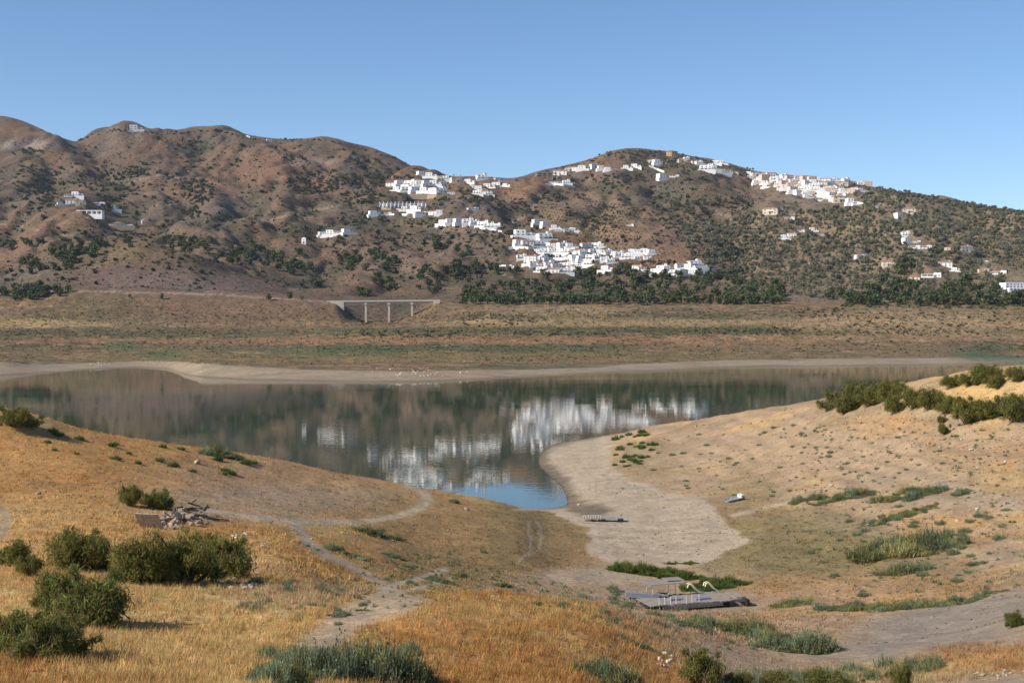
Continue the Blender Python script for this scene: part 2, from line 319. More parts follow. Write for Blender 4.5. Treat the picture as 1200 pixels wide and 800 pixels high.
for q in [(383,392,380,960,(.075,.085,.038),.85),(404,412,350,730,(.07,.09,.04),.85),(388,396,-60,330,(.08,.085,.04),.8),(366,372,540,940,(.085,.085,.042),.7),(374,381,500,980,(.36,.25,.125),.7),(395,402,280,1000,(.31,.165,.08),.75),(413,423,-60,900,(.20,.145,.06),.7),(377,383,-60,330,(.38,.27,.13),.65),(398,403,-60,300,(.26,.13,.075),.7),(392,400,850,1220,(.33,.22,.12),.6),(384,390,960,1220,(.09,.09,.045),.6),(402,410,780,1100,(.29,.17,.09),.6)]: belt(*q)
mix(FAR1 * blob(1060, 378, 150, 14) * .6, (.40,.27,.15)); mix(FAR1 * blob(660, 365, 80, 6) * .5, (.36,.25,.14)); mix(FAR1 * blob(270, 364, 150, 22) * .75, (.155,.095,.062)); mix(FAR1 * blob(455, 372, 70, 12) * .7, (.17,.11,.066)); mix(FAR1 * blob(40, 378, 60, 4) * .7, (.42,.29,.13))
shl = np.interp(px_cols, [p[0] for p in SH], [p[1] for p in SH])[None, :]; stp = np.interp(px_cols, [p[0] for p in TOP], [p[1] for p in TOP])[None, :]
mix((Yg > 600) * (Yg < 1500) * (1 - sstep(stp - 2.5, stp + .5, yl * 0 + PY + 1.5 * fbm(Xg / 40, Yg / 30, 88, 3))) * 0, SAND)
sandm = (Yg > 600) * (Yg < 1500) * sstep(stp - 1.2, stp + 1.0, PY + 1.3 * fbm(Xg / 40, Yg / 30, 88, 3))
mix(sandm * (.75 + .5 * fbm(Xg / 25, Yg / 12, 93, 3)), (.31,.255,.185)); mix(sandm * sstep(0, .5, fbm(Xg / 50, Yg / 8, 89, 3)) * .6, PINK)
mix((Yg > 600) * (Yg < 1500) * (1 - sstep(.2, .8, H + .4 * fbm(Xg / 30, Yg / 30, 96, 2))) * .8, WET)
mix((Yg > 600) * blob(1175, 415, 55, 9) * .85, (.075,.12,.06)); mix(FAR1 * blob(145, 404, 22, 5) * .8, GREEN); mix(FAR1 * blob(190, 416, 26, 4) * .8, (.06,.11,.04)); mix(FAR1 * blob(395, 413, 80, 5) * .6, GREEN); mix(FAR1*blob(620,429,90,2)*.7,GREEN)
# mountains
FARH = sstep(1900, 1990, Yg)
gl = fbm(Xg / 260, Yg / 420, 91, 4); g2 = fbm(Xg / 70, Yg / 110, 92, 4)
hm = np.zeros_like(H)
mix(FARH, HILL)
mix(FARH * sstep(-.1, .3, gl) * .7, RED); mix(FARH * sstep(.05, .4, -gl) * .55, HGREY)
mix(FARH * sstep(.1, .45, g2) * .45, (.21,.145,.085)); mix(FARH * sstep(0, .5, -gul) * .5, HOLIVE); mix(FARH * gully * .75, (.062,.062,.036)); mix(FARH * sstep(.12, .4, fbm(Xg / 34, Yg / 50, 94, 3)) * .5, (.075,.068,.042)); mix(FARH * sstep(.2, .5, fbm(Xg / 150, Yg / 200, 95, 3)) * .45, (.24,.165,.10))
mix(FARH * sstep(800, 960, PX + 40 * gl) * .65, (.225,.172,.112))
for x, y, rx, ry, c, s in [(175,325,90,12,(.17,.115,.095),.8),(250,335,60,6,(.15,.11,.1),.7),(150,295,110,16,(.20,.135,.072),.5),(790,285,70,20,(.19,.12,.085),.8),(800,300,60,12,RED,.5),(25,170,45,6,(.24,.19,.16),.9),(15,152,40,10,RED,.6),(610,228,26,12,(.27,.15,.075),.9),
        (690,255,60,24,(.23,.16,.09),.6),(650,240,70,16,(.16,.11,.08),.5),(520,300,90,24,(.17,.115,.085),.6),(420,290,60,20,(.18,.11,.075),.6),(225,215,60,24,RED,.35),(330,200,50,24,RED,.4),(100,258,40,10,(.26,.16,.09),.6),(370,190,30,5,(.3,.21,.15),.6),(125,285,70,14,(.20,.14,.07),.4)]:
    mix(FARH * blob(x, y, rx, ry) * s, c)
trk([(-60,344),(0,344),(100,341),(180,343),(250,345),(330,350),(392,353.5)], 1.3, 1.4, (.30,.22,.17), .9, 2100, 1800)
trk([(570,232),(556,250),(545,262)], 1.2, 1.0, (.30,.22,.17), .6, 4300, 2300)
trk([(630,236),(622,250),(600,262)], 1.4, 1.0, (.34,.27,.21), .7, 4300, 2300)
trk([(690,230),(740,250),(760,270)], 1.1, 1.0, (.28,.20,.14), .5, 4300, 2300)
for q in ([(300,262),(350,250),(400,241)],[(820,240),(870,262),(930,280)],[(150,215),(190,205),(250,216)],[(560,302),(585,318),(610,332)],[(860,331),(900,318),(960,306),(1040,302)],[(1055,300),(1066,272),(1050,262)],[(470,262),(520,268),(600,276)],[(0,262),(40,268),(62,275)]):
    trk(q, .9, 1.0, (.29,.215,.155), .75, 4300, 2100)
trk([(60,276),(105,276),(140,272)], 1.1, 1.5, (.30,.22,.16), .7, 3200, 2300)

# ------------------------------------------------------------------ materials
def nodes(name):
    m = bpy.data.materials.new(name); m.use_nodes = True
    t = m.node_tree; b = t.nodes['Principled BSDF']
    b.inputs['Roughness'].default_value = .9; b.inputs['Specular IOR Level'].default_value = .2
    return m, t, b
def N(t, kind, **kw):
    n = t.nodes.new(kind)
    for k, v in kw.items():
        if k in n.inputs: n.inputs[k].default_value = v
        else: setattr(n, k, v)
    return n
def noise(t, scale, detail=4, vec=None, rough=.55):
    n = N(t, 'ShaderNodeTexNoise', Scale=scale, Detail=detail, Roughness=rough)
    if vec is not None: t.links.new(vec, n.inputs['Vector'])
    return n
def ramp(t, src, a, b, lo, hi):
    n = N(t, 'ShaderNodeMapRange'); n.inputs[1].default_value = a; n.inputs[2].default_value = b; n.inputs[3].default_value = lo; n.inputs[4].default_value = hi
    t.links.new(src, n.inputs[0]); return n.outputs[0]
def mulc(t, c, f):
    n = N(t, 'ShaderNodeMix', data_type='RGBA', blend_type='MULTIPLY'); n.inputs[0].default_value = 1
    t.links.new(c, n.inputs[6]); t.links.new(f, n.inputs[7]); return n.outputs[2]
def mixc(t, fac, a, b):
    n = N(t, 'ShaderNodeMix', data_type='RGBA')
    t.links.new(fac, n.inputs[0])
    for i, v in ((6, a), (7, b)):
        if isinstance(v, tuple): n.inputs[i].default_value = (*v, 1)
        else: t.links.new(v, n.inputs[i])
    return n.outputs[2]
def plain(name, c, rough=.85, var=.18, scale=.7, spec=.2, metal=0, bump=0):
    m, t, b = nodes(name)
    tc = N(t, 'ShaderNodeTexCoord'); oi = N(t, 'ShaderNodeObjectInfo')
    va = N(t, 'ShaderNodeVectorMath', operation='ADD'); t.links.new(tc.outputs['Object'], va.inputs[0]); t.links.new(oi.outputs['Location'], va.inputs[1])
    n = noise(t, scale, 5, va.outputs[0])
    rgb = N(t, 'ShaderNodeRGB'); rgb.outputs[0].default_value = (*c, 1)
    f = ramp(t, n.outputs[0], .3, .7, 1 - var, 1 + var * .6)
    t.links.new(mulc(t, rgb.outputs[0], f), b.inputs['Base Color'])
    b.inputs['Roughness'].default_value = rough; b.inputs['Specular IOR Level'].default_value = spec; b.inputs['Metallic'].default_value = metal
    if bump:
        bm_ = N(t, 'ShaderNodeBump', Strength=bump, Distance=.05); t.links.new(n.outputs[0], bm_.inputs['Height']); t.links.new(bm_.outputs[0], b.inputs['Normal'])
    return m
def ground_material():
    m, t, b = nodes('dry_soil')
    at = N(t, 'ShaderNodeVertexColor', layer_name='Col'); g = N(t, 'ShaderNodeNewGeometry')
    p = g.outputs['Position']
    a = noise(t, .35, 6, p, .65); c = noise(t, 1.6, 6, p, .7); d = noise(t, 7, 4, p, .7)
    x = mulc(t, at.outputs[0], ramp(t, a.outputs[0], .25, .75, .72, 1.22))
    x = mulc(t, x, ramp(t, c.outputs[0], .25, .75, .66, 1.26))
    x = mulc(t, x, ramp(t, d.outputs[0], .3, .7, .8, 1.15))
    v = N(t, 'ShaderNodeTexVoronoi', Scale=1.1); t.links.new(p, v.inputs['Vector'])         # pebbles
    st = ramp(t, v.outputs['Distance'], .10, .16, 1, 0)
    gate = ramp(t, a.outputs[0], .52, .6, 0, .8)
    mm = N(t, 'ShaderNodeMath', operation='MULTIPLY'); t.links.new(st, mm.inputs[0]); t.links.new(gate, mm.inputs[1])
    x = mixc(t, mm.outputs[0], x, (.50, .42, .33))
    t.links.new(x, b.inputs['Base Color'])
    bm_ = N(t, 'ShaderNodeBump', Strength=.9, Distance=.25); t.links.new(c.outputs[0], bm_.inputs['Height'])
    b2 = N(t, 'ShaderNodeBump', Strength=.6, Distance=.06); t.links.new(d.outputs[0], b2.inputs['Height']); t.links.new(bm_.outputs[0], b2.inputs['Normal'])
    t.links.new(b2.outputs[0], b.inputs['Normal'])
    return m
def hill_material():
    m, t, b = nodes('scrub_hillside')
    at = N(t, 'ShaderNodeVertexColor', layer_name='Col'); g = N(t, 'ShaderNodeNewGeometry')
    p = g.outputs['Position']
    a = noise(t, .018, 6, p, .65); c = noise(t, .09, 5, p, .7); d = noise(t, .5, 4, p, .7)
    x = mulc(t, at.outputs[0], ramp(t, a.outputs[0], .25, .75, .78, 1.2))
    x = mulc(t, x, ramp(t, c.outputs[0], .28, .72, .68, 1.24))
    x = mulc(t, x, ramp(t, d.outputs[0], .3, .7, .56, 1.36))
    v = N(t, 'ShaderNodeTexVoronoi', Scale=.13); t.links.new(p, v.inputs['Vector'])         # low scrub
    st = ramp(t, v.outputs['Distance'], .22, .46, 1, 0); gate = ramp(t, a.outputs[0], .38, .56, .1, .85)
    mm = N(t, 'ShaderNodeMath', operation='MULTIPLY'); t.links.new(st, mm.inputs[0]); t.links.new(gate, mm.inputs[1])
    x = mixc(t, mm.outputs[0], x, (.055, .058, .034))
    t.links.new(x, b.inputs['Base Color'])
    bm_ = N(t, 'ShaderNodeBump', Strength=.7, Distance=3.0); t.links.new(c.outputs[0], bm_.inputs['Height'])
    b2 = N(t, 'ShaderNodeBump', Strength=.8, Distance=.9); t.links.new(d.outputs[0], b2.inputs['Height']); t.links.new(bm_.outputs[0], b2.inputs['Normal'])
    t.links.new(b2.outputs[0], b.inputs['Normal'])
    return m
def water_material():
    m, t, b = nodes('lake_water')
    g = N(t, 'ShaderNodeNewGeometry'); mp = N(t, 'ShaderNodeMapping'); t.links.new(g.outputs['Position'], mp.inputs[0])
    b.inputs['Base Color'].default_value = (.036, .056, .032, 1); b.inputs['Roughness'].default_value = .0
    b.inputs['IOR'].default_value = 1.333; b.inputs['Specular IOR Level'].default_value = .5
    n1_ = noise(t, .45, 3, mp.outputs[0], .6); n2_ = noise(t, .035, 3, mp.outputs[0])
    k = ramp(t, n2_.outputs[0], .35, .7, .3, 1.0)
    mm = N(t, 'ShaderNodeMath', operation='MULTIPLY'); t.links.new(n1_.outputs[0], mm.inputs[0]); t.links.new(k, mm.inputs[1])
    bm_ = N(t, 'ShaderNodeBump', Strength=1.0, Distance=.014); t.links.new(mm.outputs[0], bm_.inputs['Height']); t.links.new(bm_.outputs[0], b.inputs['Normal'])
    return m
M = {'ground': ground_material(), 'hill': hill_material(), 'water': water_material()}

# ------------------------------------------------------------------ mesh helpers
def mesh(name, verts, faces, mat=None, cols=None, smooth=False, mat_idx=None):
    """verts (n,3), faces (m,k) all of one size, or a list of lists"""
    me = bpy.data.meshes.new(name)
    if isinstance(faces, list):
        me.from_pydata([tuple(v) for v in verts], [], faces)
    else:
        verts = np.asarray(verts, np.float32); faces = np.asarray(faces, np.int32)
        k = faces.shape[1]
        me.vertices.add(len(verts)); me.vertices.foreach_set('co', verts.ravel())
        me.loops.add(faces.size); me.loops.foreach_set('vertex_index', faces.ravel())
        me.polygons.add(len(faces)); me.polygons.foreach_set('loop_start', np.arange(len(faces), dtype=np.int32) * k)
        me.update(calc_edges=True)
    if cols is not None:
        a = me.color_attributes.new('Col', 'FLOAT_COLOR', 'POINT')
        c = np.ones((len(verts), 4), np.float32); c[:, :3] = cols; a.data.foreach_set('color', c.ravel())
    for m in (mat if isinstance(mat, (list, tuple)) else [mat] if mat else []): me.materials.append(m)
    if mat_idx is not None: me.polygons.foreach_set('material_index', np.asarray(mat_idx, np.int32))
    if smooth: me.polygons.foreach_set('use_smooth', np.ones(len(me.polygons), bool))
    me.validate(); me.update()
    return me
def link(name, data, parent=None, loc=None, kind=None, label=None, cat=None, group=None):
    o = bpy.data.objects.new(name, data); COL.objects.link(o)
    if parent is not None: o.parent = parent
    if loc is not None: o.location = loc
    if kind: o['kind'] = kind
    if label: o['label'] = label
    if cat: o['category'] = cat
    if group: o['group'] = group
    return o

# ------------------------------------------------------------------ ground, lake shore, hills, water
V = np.stack([Xg, Yg, H], -1)
idx = np.arange(NR * NC).reshape(NR, NC)
quads = np.stack([idx[:-1, :-1], idx[:-1, 1:], idx[1:, 1:], idx[1:, :-1]], -1)
rq = np.repeat(rows[:-1, None], NC - 1, 1)
fb = lambda a: (a[:-1, :-1] + a[1:, 1:]) / 2
def sheet(name, sel, mat, label=None):
    f = quads[sel]; used, inv = np.unique(f, return_inverse=True)
    me = mesh(name, V.reshape(-1, 3)[used], inv.reshape(-1, 4), mat, col.reshape(-1, 3)[used], True)
    return link(name, me, kind='structure')
tr_f = fb(track) > .5; bed_f = (fb(bedm) > .5) & (fb(H) > -.3); sand_f = (fb(sandm * 1.0) > .5) & (rq > 600) & (rq < 1500)
reg_near = rq < 560; reg_mid = (rq >= 560) & (rq < 1935); reg_far = rq >= 1935
sheet('ground', reg_near & ~tr_f & ~bed_f, M['ground'])
sheet('dirt_track', reg_near & tr_f & ~bed_f, M['ground'])
sheet('dry_lake_bed', reg_near & bed_f, M['ground'])
sheet('lake_shore', sand_f, M['ground'])
sheet('lake_plain', reg_mid & ~sand_f, M['hill'])
sheet('hills', reg_far, M['hill'])
wv = [(-1500, 140, 0), (1500, 140, 0), (1500, 1700, 0), (-1500, 1700, 0)]
link('lake_water', mesh('lake_water', wv, [[0, 1, 2, 3]], M['water']), kind='structure')

# ------------------------------------------------------------------ plants
def leaf_material(name, c, tint=(1.25, 1.1, .8), trans=.25, hue=.5):
    m, t, b = nodes(name)
    at = N(t, 'ShaderNodeVertexColor', layer_name='Col'); oi = N(t, 'ShaderNodeObjectInfo'); g = N(t, 'ShaderNodeNewGeometry')
    n = noise(t, .9, 3, g.outputs['Position'])
    rgb = mixc(t, ramp(t, oi.outputs['Random'], 0, 1, 0, hue), c, tuple(a * k for a, k in zip(c, tint)))
    x = mulc(t, rgb, at.outputs[0]); x = mulc(t, x, ramp(t, n.outputs[0], .3, .7, .75, 1.25))
    t.links.new(x, b.inputs['Base Color']); b.inputs['Roughness'].default_value = .7
    if trans:
        tr = N(t, 'ShaderNodeBsdfTranslucent'); t.links.new(x, tr.inputs[0]); ms = N(t, 'ShaderNodeMixShader'); ms.inputs[0].default_value = trans
        t.links.new(b.outputs[0], ms.inputs[1]); t.links.new(tr.outputs[0], ms.inputs[2]); t.links.new(ms.outputs[0], t.nodes['Material Output'].inputs[0])
    return m
M.update(bark=plain('bark', (.12, .09, .065), .9, .3, 3), olive=leaf_material('olive_leaves', (.155, .16, .108)), pine=leaf_material('pine_needles', (.062, .08, .034), (1.9, 1.6, 1.1), .12),
         scrub=leaf_material('scrub_leaves', (.07, .072, .042), (1.5, 1.3, 1.0), .12), broom=leaf_material('broom_leaves', (.105, .11, .042), (1.2, 1.0, .75)), bush=leaf_material('bush_leaves', (.16, .165, .046), (1.25, 1.05, .9), .42),
         sage=leaf_material('sage_leaves', (.20, .235, .135), (1.0, .95, .75), .25), reed=leaf_material('reed_leaves', (.10, .155, .045), (1.2, 1.05, .8), .3), grass=leaf_material('dry_grass', (1, 1, 1), (1, 1, 1), .3, 0))

def rot_frames(nrm, rng):
    a = rng.normal(size=nrm.shape); u = np.cross(nrm, a); u /= np.linalg.norm(u, axis=1, keepdims=True) + 1e-9
    return u, np.cross(nrm, u)
def leaf_cloud(n, size, lobes, seed, shell=.5, aspect=1.0, up=0.0):
    """n leaf-clump quads spread through ellipsoid lobes"""
    r = np.random.default_rng(seed); lb = np.array(lobes, float)
    w_ = (lb[:, 3] * lb[:, 4] * lb[:, 5]) ** .75; k = r.choice(len(lb), n, p=w_ / w_.sum())
    d = r.normal(size=(n, 3)); d /= np.linalg.norm(d, axis=1, keepdims=True)
    rad = r.random((n, 1)) ** shell
    # lumpy outline
    lump = 1 + .22 * np.sin(d[:, :1] * 5 + k[:, None]) * np.sin(d[:, 1:2] * 6 + 2 * k[:, None]) + .15 * r.normal(size=(n, 1))
    p = lb[k, :3] + d * rad * lump * lb[k, 3:6]
    nrm = d * .55 + r.normal(size=(n, 3)) * .6; nrm[:, 2] += .25; nrm /= np.linalg.norm(nrm, axis=1, keepdims=True)
    u, v = rot_frames(nrm, r)
    if up:
        u = u * (1 - up) + np.array([0, 0, up]) + d * up * .5; u /= np.linalg.norm(u, axis=1, keepdims=True); v = np.cross(u, nrm); v /= np.linalg.norm(v, axis=1, keepdims=True) + 1e-9
    s = size * (.55 + .9 * r.random((n, 1)))
    a, b = u * s * aspect, v * s / (aspect if aspect > 1 else 1)
    q = np.stack([p - a, p + b * .7, p + a, p - b * .7], 1).reshape(-1, 3)
    q[:, 2] = np.maximum(q[:, 2], 0.0)
    c = np.repeat((.7 + .6 * r.random((n, 1))) * (1 + .16 * r.normal(size=(n, 3)) * [1, .6, .8]), 4, 0)
    return q, np.arange(4 * n).reshape(n, 4), np.clip(c, .3, 1.8)
def tubes(paths, seg=5):
    vs, fs, o = [], [], 0
    for P in paths:
        P = [(Vector(p[:3]), p[3]) for p in P]
        for i, (p, rad) in enumerate(P):
            t_ = (P[min(i + 1, len(P) - 1)][0] - P[max(i - 1, 0)][0]).normalized()
            u = t_.cross(Vector((.31, .9, .2))).normalized(); v = t_.cross(u)
            for j in range(seg):
                a = 2 * pi * j / seg; vs.append(tuple(p + (u * cos(a) + v * sin(a)) * rad))
        for i in range(len(P) - 1):
            for j in range(seg):
                fs.append((o + i*seg + j, o + i*seg + (j+1) % seg, o + (i+1)*seg + (j+1) % seg, o + (i+1)*seg + j))
        o += len(P) * seg
    return np.array(vs), np.array(fs)
def rnd_lobes(r, n, spread, z0, z1, rr):
    out = []
    for _ in range(n):
        a = r.uniform(0, 2*pi); d = spread * math.sqrt(r.uniform(0, 1)); q = r.uniform(*rr)
        out.append((d*cos(a), d*sin(a), r.uniform(z0, z1), q, q, q * r.uniform(.7, 1)))
    return out
def trunk_paths(r, h, rad, nl, spread, top):
    P = [[(0, 0, -.12*h, rad*1.3), (0, 0, 0, rad * 1.1), (r.uniform(-.03, .03), r.uniform(-.03, .03), h, rad * .7)]]
    for _ in range(nl):
        a = r.uniform(0, 2*pi); P.append([(0, 0, h * .8, rad * .6), (spread*.5*cos(a), spread*.5*sin(a), (h+top)/2, rad*.35), (spread*cos(a), spread*sin(a), top, rad*.12)])
    return P
def tree_parts(kind, s):
    """unit tree (about 1 wide): crown quads and trunk quads"""
    r = random.Random(s * 31 + len(kind))
    if kind == 'olive':
        cr = leaf_cloud(150, .12, rnd_lobes(r, 5, .24, .34, .6, (.22, .32)), s, .42); tp = trunk_paths(r, .3, .05, 3, .25, .55)
    elif kind == 'pine':
        cr = leaf_cloud(260, .085, [(0, 0, .5, .34, .34, .36)] + rnd_lobes(r, 7, .3, .35, .88, (.17, .27)), s, .42); tp = trunk_paths(r, .3, .035, 3, .25, .7)
    elif kind == 'scrub':
        cr = leaf_cloud(80, .15, rnd_lobes(r, 5, .3, .16, .36, (.16, .26)), s, .45); tp = trunk_paths(r, .12, .03, 3, .2, .3)
    elif kind == 'cypress':
        cr = leaf_cloud(200, .06, [(0, 0, .3 + .3*i, .17 - .03*i, .17 - .03*i, .3) for i in range(4)], s, .4); tp = trunk_paths(r, .25, .03, 1, .02, .8)
    return cr, tubes(tp)
PROTO = {}
def proto(kind, mat):
    if kind not in PROTO:
        PROTO[kind] = []
        for s in range(5):
            (cv, cf, cc), (tv, tf) = tree_parts(kind, s + 1)
            v = np.concatenate([cv, tv]); f = np.concatenate([cf, tf + len(cv)]); c = np.concatenate([cc, np.ones((len(tv), 3))])
            PROTO[kind].append((v, f, c, len(cf), mesh(kind + '_tree', v, f, [M[mat], M['bark']], c, False, [0]*len(cf) + [1]*len(tf)),
                                mesh('crown', cv, cf, M[mat], cc), mesh('trunk', tv, tf, M['bark'])))
    return PROTO[kind]
def merge(protos, items, name, mats, label, cat, group=None):
    """ONE object of kind stuff: items = (x, y, z, width, height factor, rotation, tint)"""
    r = random.Random(len(items)); VV, FF, CC, MI, o = [], [], [], [], 0
    for x, y, z, wd, hf, rz, tint in items:
        v, f, c, nc = r.choice(protos)[:4]
        R = np.array([[cos(rz), -sin(rz), 0], [sin(rz), cos(rz), 0], [0, 0, hf]]) * wd
        VV.append(v @ R.T + [x, y, z]); FF.append(f + o); CC.append(c * tint); o += len(v)
        MI.append(np.r_[np.zeros(nc, int), np.ones(len(f) - nc, int)])
    me = mesh(name, np.concatenate(VV), np.concatenate(FF), mats, np.concatenate(CC), False, np.concatenate(MI))
    return link(name, me, kind='stuff', label=label, cat=cat, group=group)

def in_poly1(poly, x, y):
    return bool(in_poly(poly, np.array([x], float), np.array([y], float))[0])
def sample_poly(poly, n, rr, jit=None):
    g = np.random.default_rng(rr.randrange(1 << 30)); xs = [p[0] for p in poly]; ys = [p[1] for p in poly]
    x = g.uniform(min(xs), max(xs), n * 6); y = g.uniform(min(ys), max(ys), n * 6); ok = in_poly(poly, x, y)
    return list(zip(x[ok][:n].tolist(), y[ok][:n].tolist()))
R_ = random.Random(5)
AVOID = []        # (x0, y0, x1, y1) boxes in the photo kept clear for houses
def clear(x, y):
    return not any(a <= x <= c and b <= y <= d for a, b, c, d in AVOID)
def noise1(x, y, sc, s):
    v = fbm(np.atleast_1d(x) / sc, np.atleast_1d(y) / sc, s, 3)
    return v if np.ndim(x) else float(v[0])
def plant(kind, mat, spots, name, label, cat, group, stuff_label, split=False, limit=300, dmin=1900, hf=(.85, 1.15), stuff_name=None, where=None):
    """spots = (x, y, width in photo pixels); the largest `limit` become objects of their own, the rest one mass"""
    pr = proto(kind, mat); S_ = []
    for x, y, wpx in spots:
        X, Y, Z = ground_at(x, y, dmin)
        S_.append((X, Y, Z - .12 * wpx * Y / F * .3, wpx * Y / F, R_.uniform(*hf), R_.uniform(0, 6.28), wpx, x, y))
    S_.sort(key=lambda a: -a[6])
    for X, Y, Z, wd, h_, rz, _, x, y in S_[:limit]:
        p = R_.choice(pr)
        if where: label, group = where(x, y)
        if split:
            o = link(name, None, loc=(X, Y, Z), label=label, cat=cat, group=group)
            link('crown', p[5], o); link('trunk', p[6], o)
        else:
            o = link(name, p[4], loc=(X, Y, Z), label=label, cat=cat, group=group)
        o.rotation_euler.z = rz; o.scale = (wd, wd, wd * h_)
    if len(S_) > limit:
        merge(pr, [(X, Y, Z, wd, h_, rz, R_.uniform(.75, 1.3)) for X, Y, Z, wd, h_, rz, *_ in S_[limit:]], stuff_name or name + '_cover', [M[mat], M['bark']], stuff_label, cat)

def cover(n, poly, wr, hf, mat, name, label, cat, seed, dmin=0, gate=None, tintr=(.7, 1.3), quads_n=14, leaf=.2, tints=None):
    """low plants nobody could count: ONE object of kind stuff"""
    rr = random.Random(seed); g = np.random.default_rng(seed)
    protos = [leaf_cloud(quads_n, leaf, rnd_lobes(random.Random(seed + s), 3, .25, .12, .3, (.2, .3)), seed + s, .5) for s in range(4)]
    xs = [p[0] for p in poly]; ys = [p[1] for p in poly]
    cx = g.uniform(min(xs), max(xs), n * 3); cy = g.uniform(min(ys), max(ys), n * 3); ok = in_poly(poly, cx, cy)
    cx, cy = cx[ok][:n], cy[ok][:n]; VV, CC = [], []
    G3 = np.array([ground_at(x, y, dmin) for x, y in zip(cx, cy)])
    keep = (G3[:, 2] > .25) & (G3[:, 1] < 5200)
    if gate is not None: keep &= g.random(len(cx)) < gate(cx, cy, G3[:, 0], G3[:, 1])
    for x, y, (X, Y, Z) in zip(cx[keep], cy[keep], G3[keep]):
        v, f, c = rr.choice(protos); wd = rr.uniform(*wr) * Y / F; a = rr.uniform(0, 6.28); h_ = rr.uniform(*hf)
        R = np.array([[cos(a), -sin(a), 0], [sin(a), cos(a), 0], [0, 0, h_]]) * wd
        VV.append(v @ R.T + [X, Y, Z - .05 * wd]); t_ = rr.uniform(*tintr)
        CC.append(c * t_ * (1 if tints is None else np.array(rr.choice(tints))))
    k = quads_n * 4; V_ = np.concatenate(VV)
    link(name, mesh(name, V_, np.arange(len(V_)).reshape(-1, 4), M[mat], np.concatenate(CC)), kind='stuff', label=label, cat=cat)

# ------------------------------------------------------------------ houses
class MB:
    def __init__(s): s.v = []; s.f = []
    def box(s, x0, x1, y0, y1, z0, z1):
        o = len(s.v); s.v += [(x, y, z) for z in (z0, z1) for x, y in ((x0, y0), (x1, y0), (x1, y1), (x0, y1))]
        s.f += [tuple(o + i for i in q) for q in ((3,2,1,0), (4,5,6,7), (0,1,5,4), (1,2,6,5), (2,3,7,6), (3,0,4,7))]; return s
    def gable(s, x0, x1, y0, y1, z, h, ov=.35, th=.22):
        ym = (y0 + y1) / 2
        for ya, yb in ((y0 - ov, ym), (y1 + ov, ym)):
            o = len(s.v); dz = -h * ov / (ym - y0)
            pts = [(x0 - ov, ya, z + dz), (x1 + ov, ya, z + dz), (x1 + ov, yb, z + h), (x0 - ov, yb, z + h)]
            s.v += pts + [(a, b, c + th) for a, b, c in pts]
            s.f += [tuple(o + i for i in q) for q in ((3,2,1,0), (4,5,6,7), (0,1,5,4), (1,2,6,5), (2,3,7,6), (3,0,4,7))]
        return s
    def gwall(s, x0, x1, y0, y1, z, h):
        for x, t_ in ((x0, .3), (x1, -.3)):
            o = len(s.v); ym = (y0 + y1) / 2
            s.v += [(x, y0, z), (x, y1, z), (x, ym, z + h), (x + t_, y0, z), (x + t_, y1, z), (x + t_, ym, z + h)]
            s.f += [(o, o+1, o+2), (o+5, o+4, o+3), (o, o+3, o+4, o+1), (o+1, o+4, o+5, o+2), (o+2, o+5, o+3, o)]
        return s
    def hip(s, x0, x1, y0, y1, z, h, ov=.4):
        o = len(s.v); x0 -= ov; x1 += ov; y0 -= ov; y1 += ov; ym = (y0 + y1) / 2; k = min((y1 - y0) / 2, (x1 - x0) / 2)
        s.v += [(x0,y0,z), (x1,y0,z), (x1,y1,z), (x0,y1,z), (x0+k,ym,z+h), (x1-k,ym,z+h)]
        s.f += [(o,o+1,o+5,o+4), (o+1,o+2,o+5), (o+2,o+3,o+4,o+5), (o+3,o,o+4), (o+3,o+2,o+1,o)]; return s
    def ngon(s, n, r, z0, z1, r1=None, ph=.39):
        o = len(s.v); r1 = r if r1 is None else r1
        for z, q in ((z0, r), (z1, r1)): s.v += [(q*cos(ph+2*pi*i/n), q*sin(ph+2*pi*i/n), z) for i in range(n)]
        s.f += [(o+i, o+(i+1)%n, o+n+(i+1)%n, o+n+i) for i in range(n)] + [tuple(range(o+n, o+2*n)), tuple(range(o+n-1, o-1, -1))]; return s
    def data(s, name, mat): return mesh(name, s.v, [list(f) for f in s.f], mat)
M.update(white=plain('white_plaster', (.86, .85, .83), .85, .05, .25), cream=plain('cream_plaster', (.66, .57, .46), .85, .08, .25), pinkish=plain('pink_plaster', (.62, .48, .40), .85, .08, .25), ochre=plain('ochre_plaster', (.44, .29, .16), .85, .1, .25),
         tile=plain('clay_tiles', (.40, .20, .12), .85, .25, .9), glass=plain('dark_window', (.06, .065, .07), .3, .1, .5, .5), wood=plain('painted_door', (.14, .09, .06), .7, .2, 2), stone=plain('stone_wall', (.36, .29, .22), .9, .25, .6),
         brick=plain('bare_brick', (.33, .19, .12), .9, .2, .8), concrete=plain('concrete', (.44, .40, .34), .85, .14, .4), terracotta=plain('terrace_floor', (.42, .28, .2), .9, .15, .6), pool=plain('tiled_pool', (.1, .4, .5), .3, .1, .5), thatch=plain('thatch', (.22, .17, .11), .95, .25, 1.5))
VAR = {}
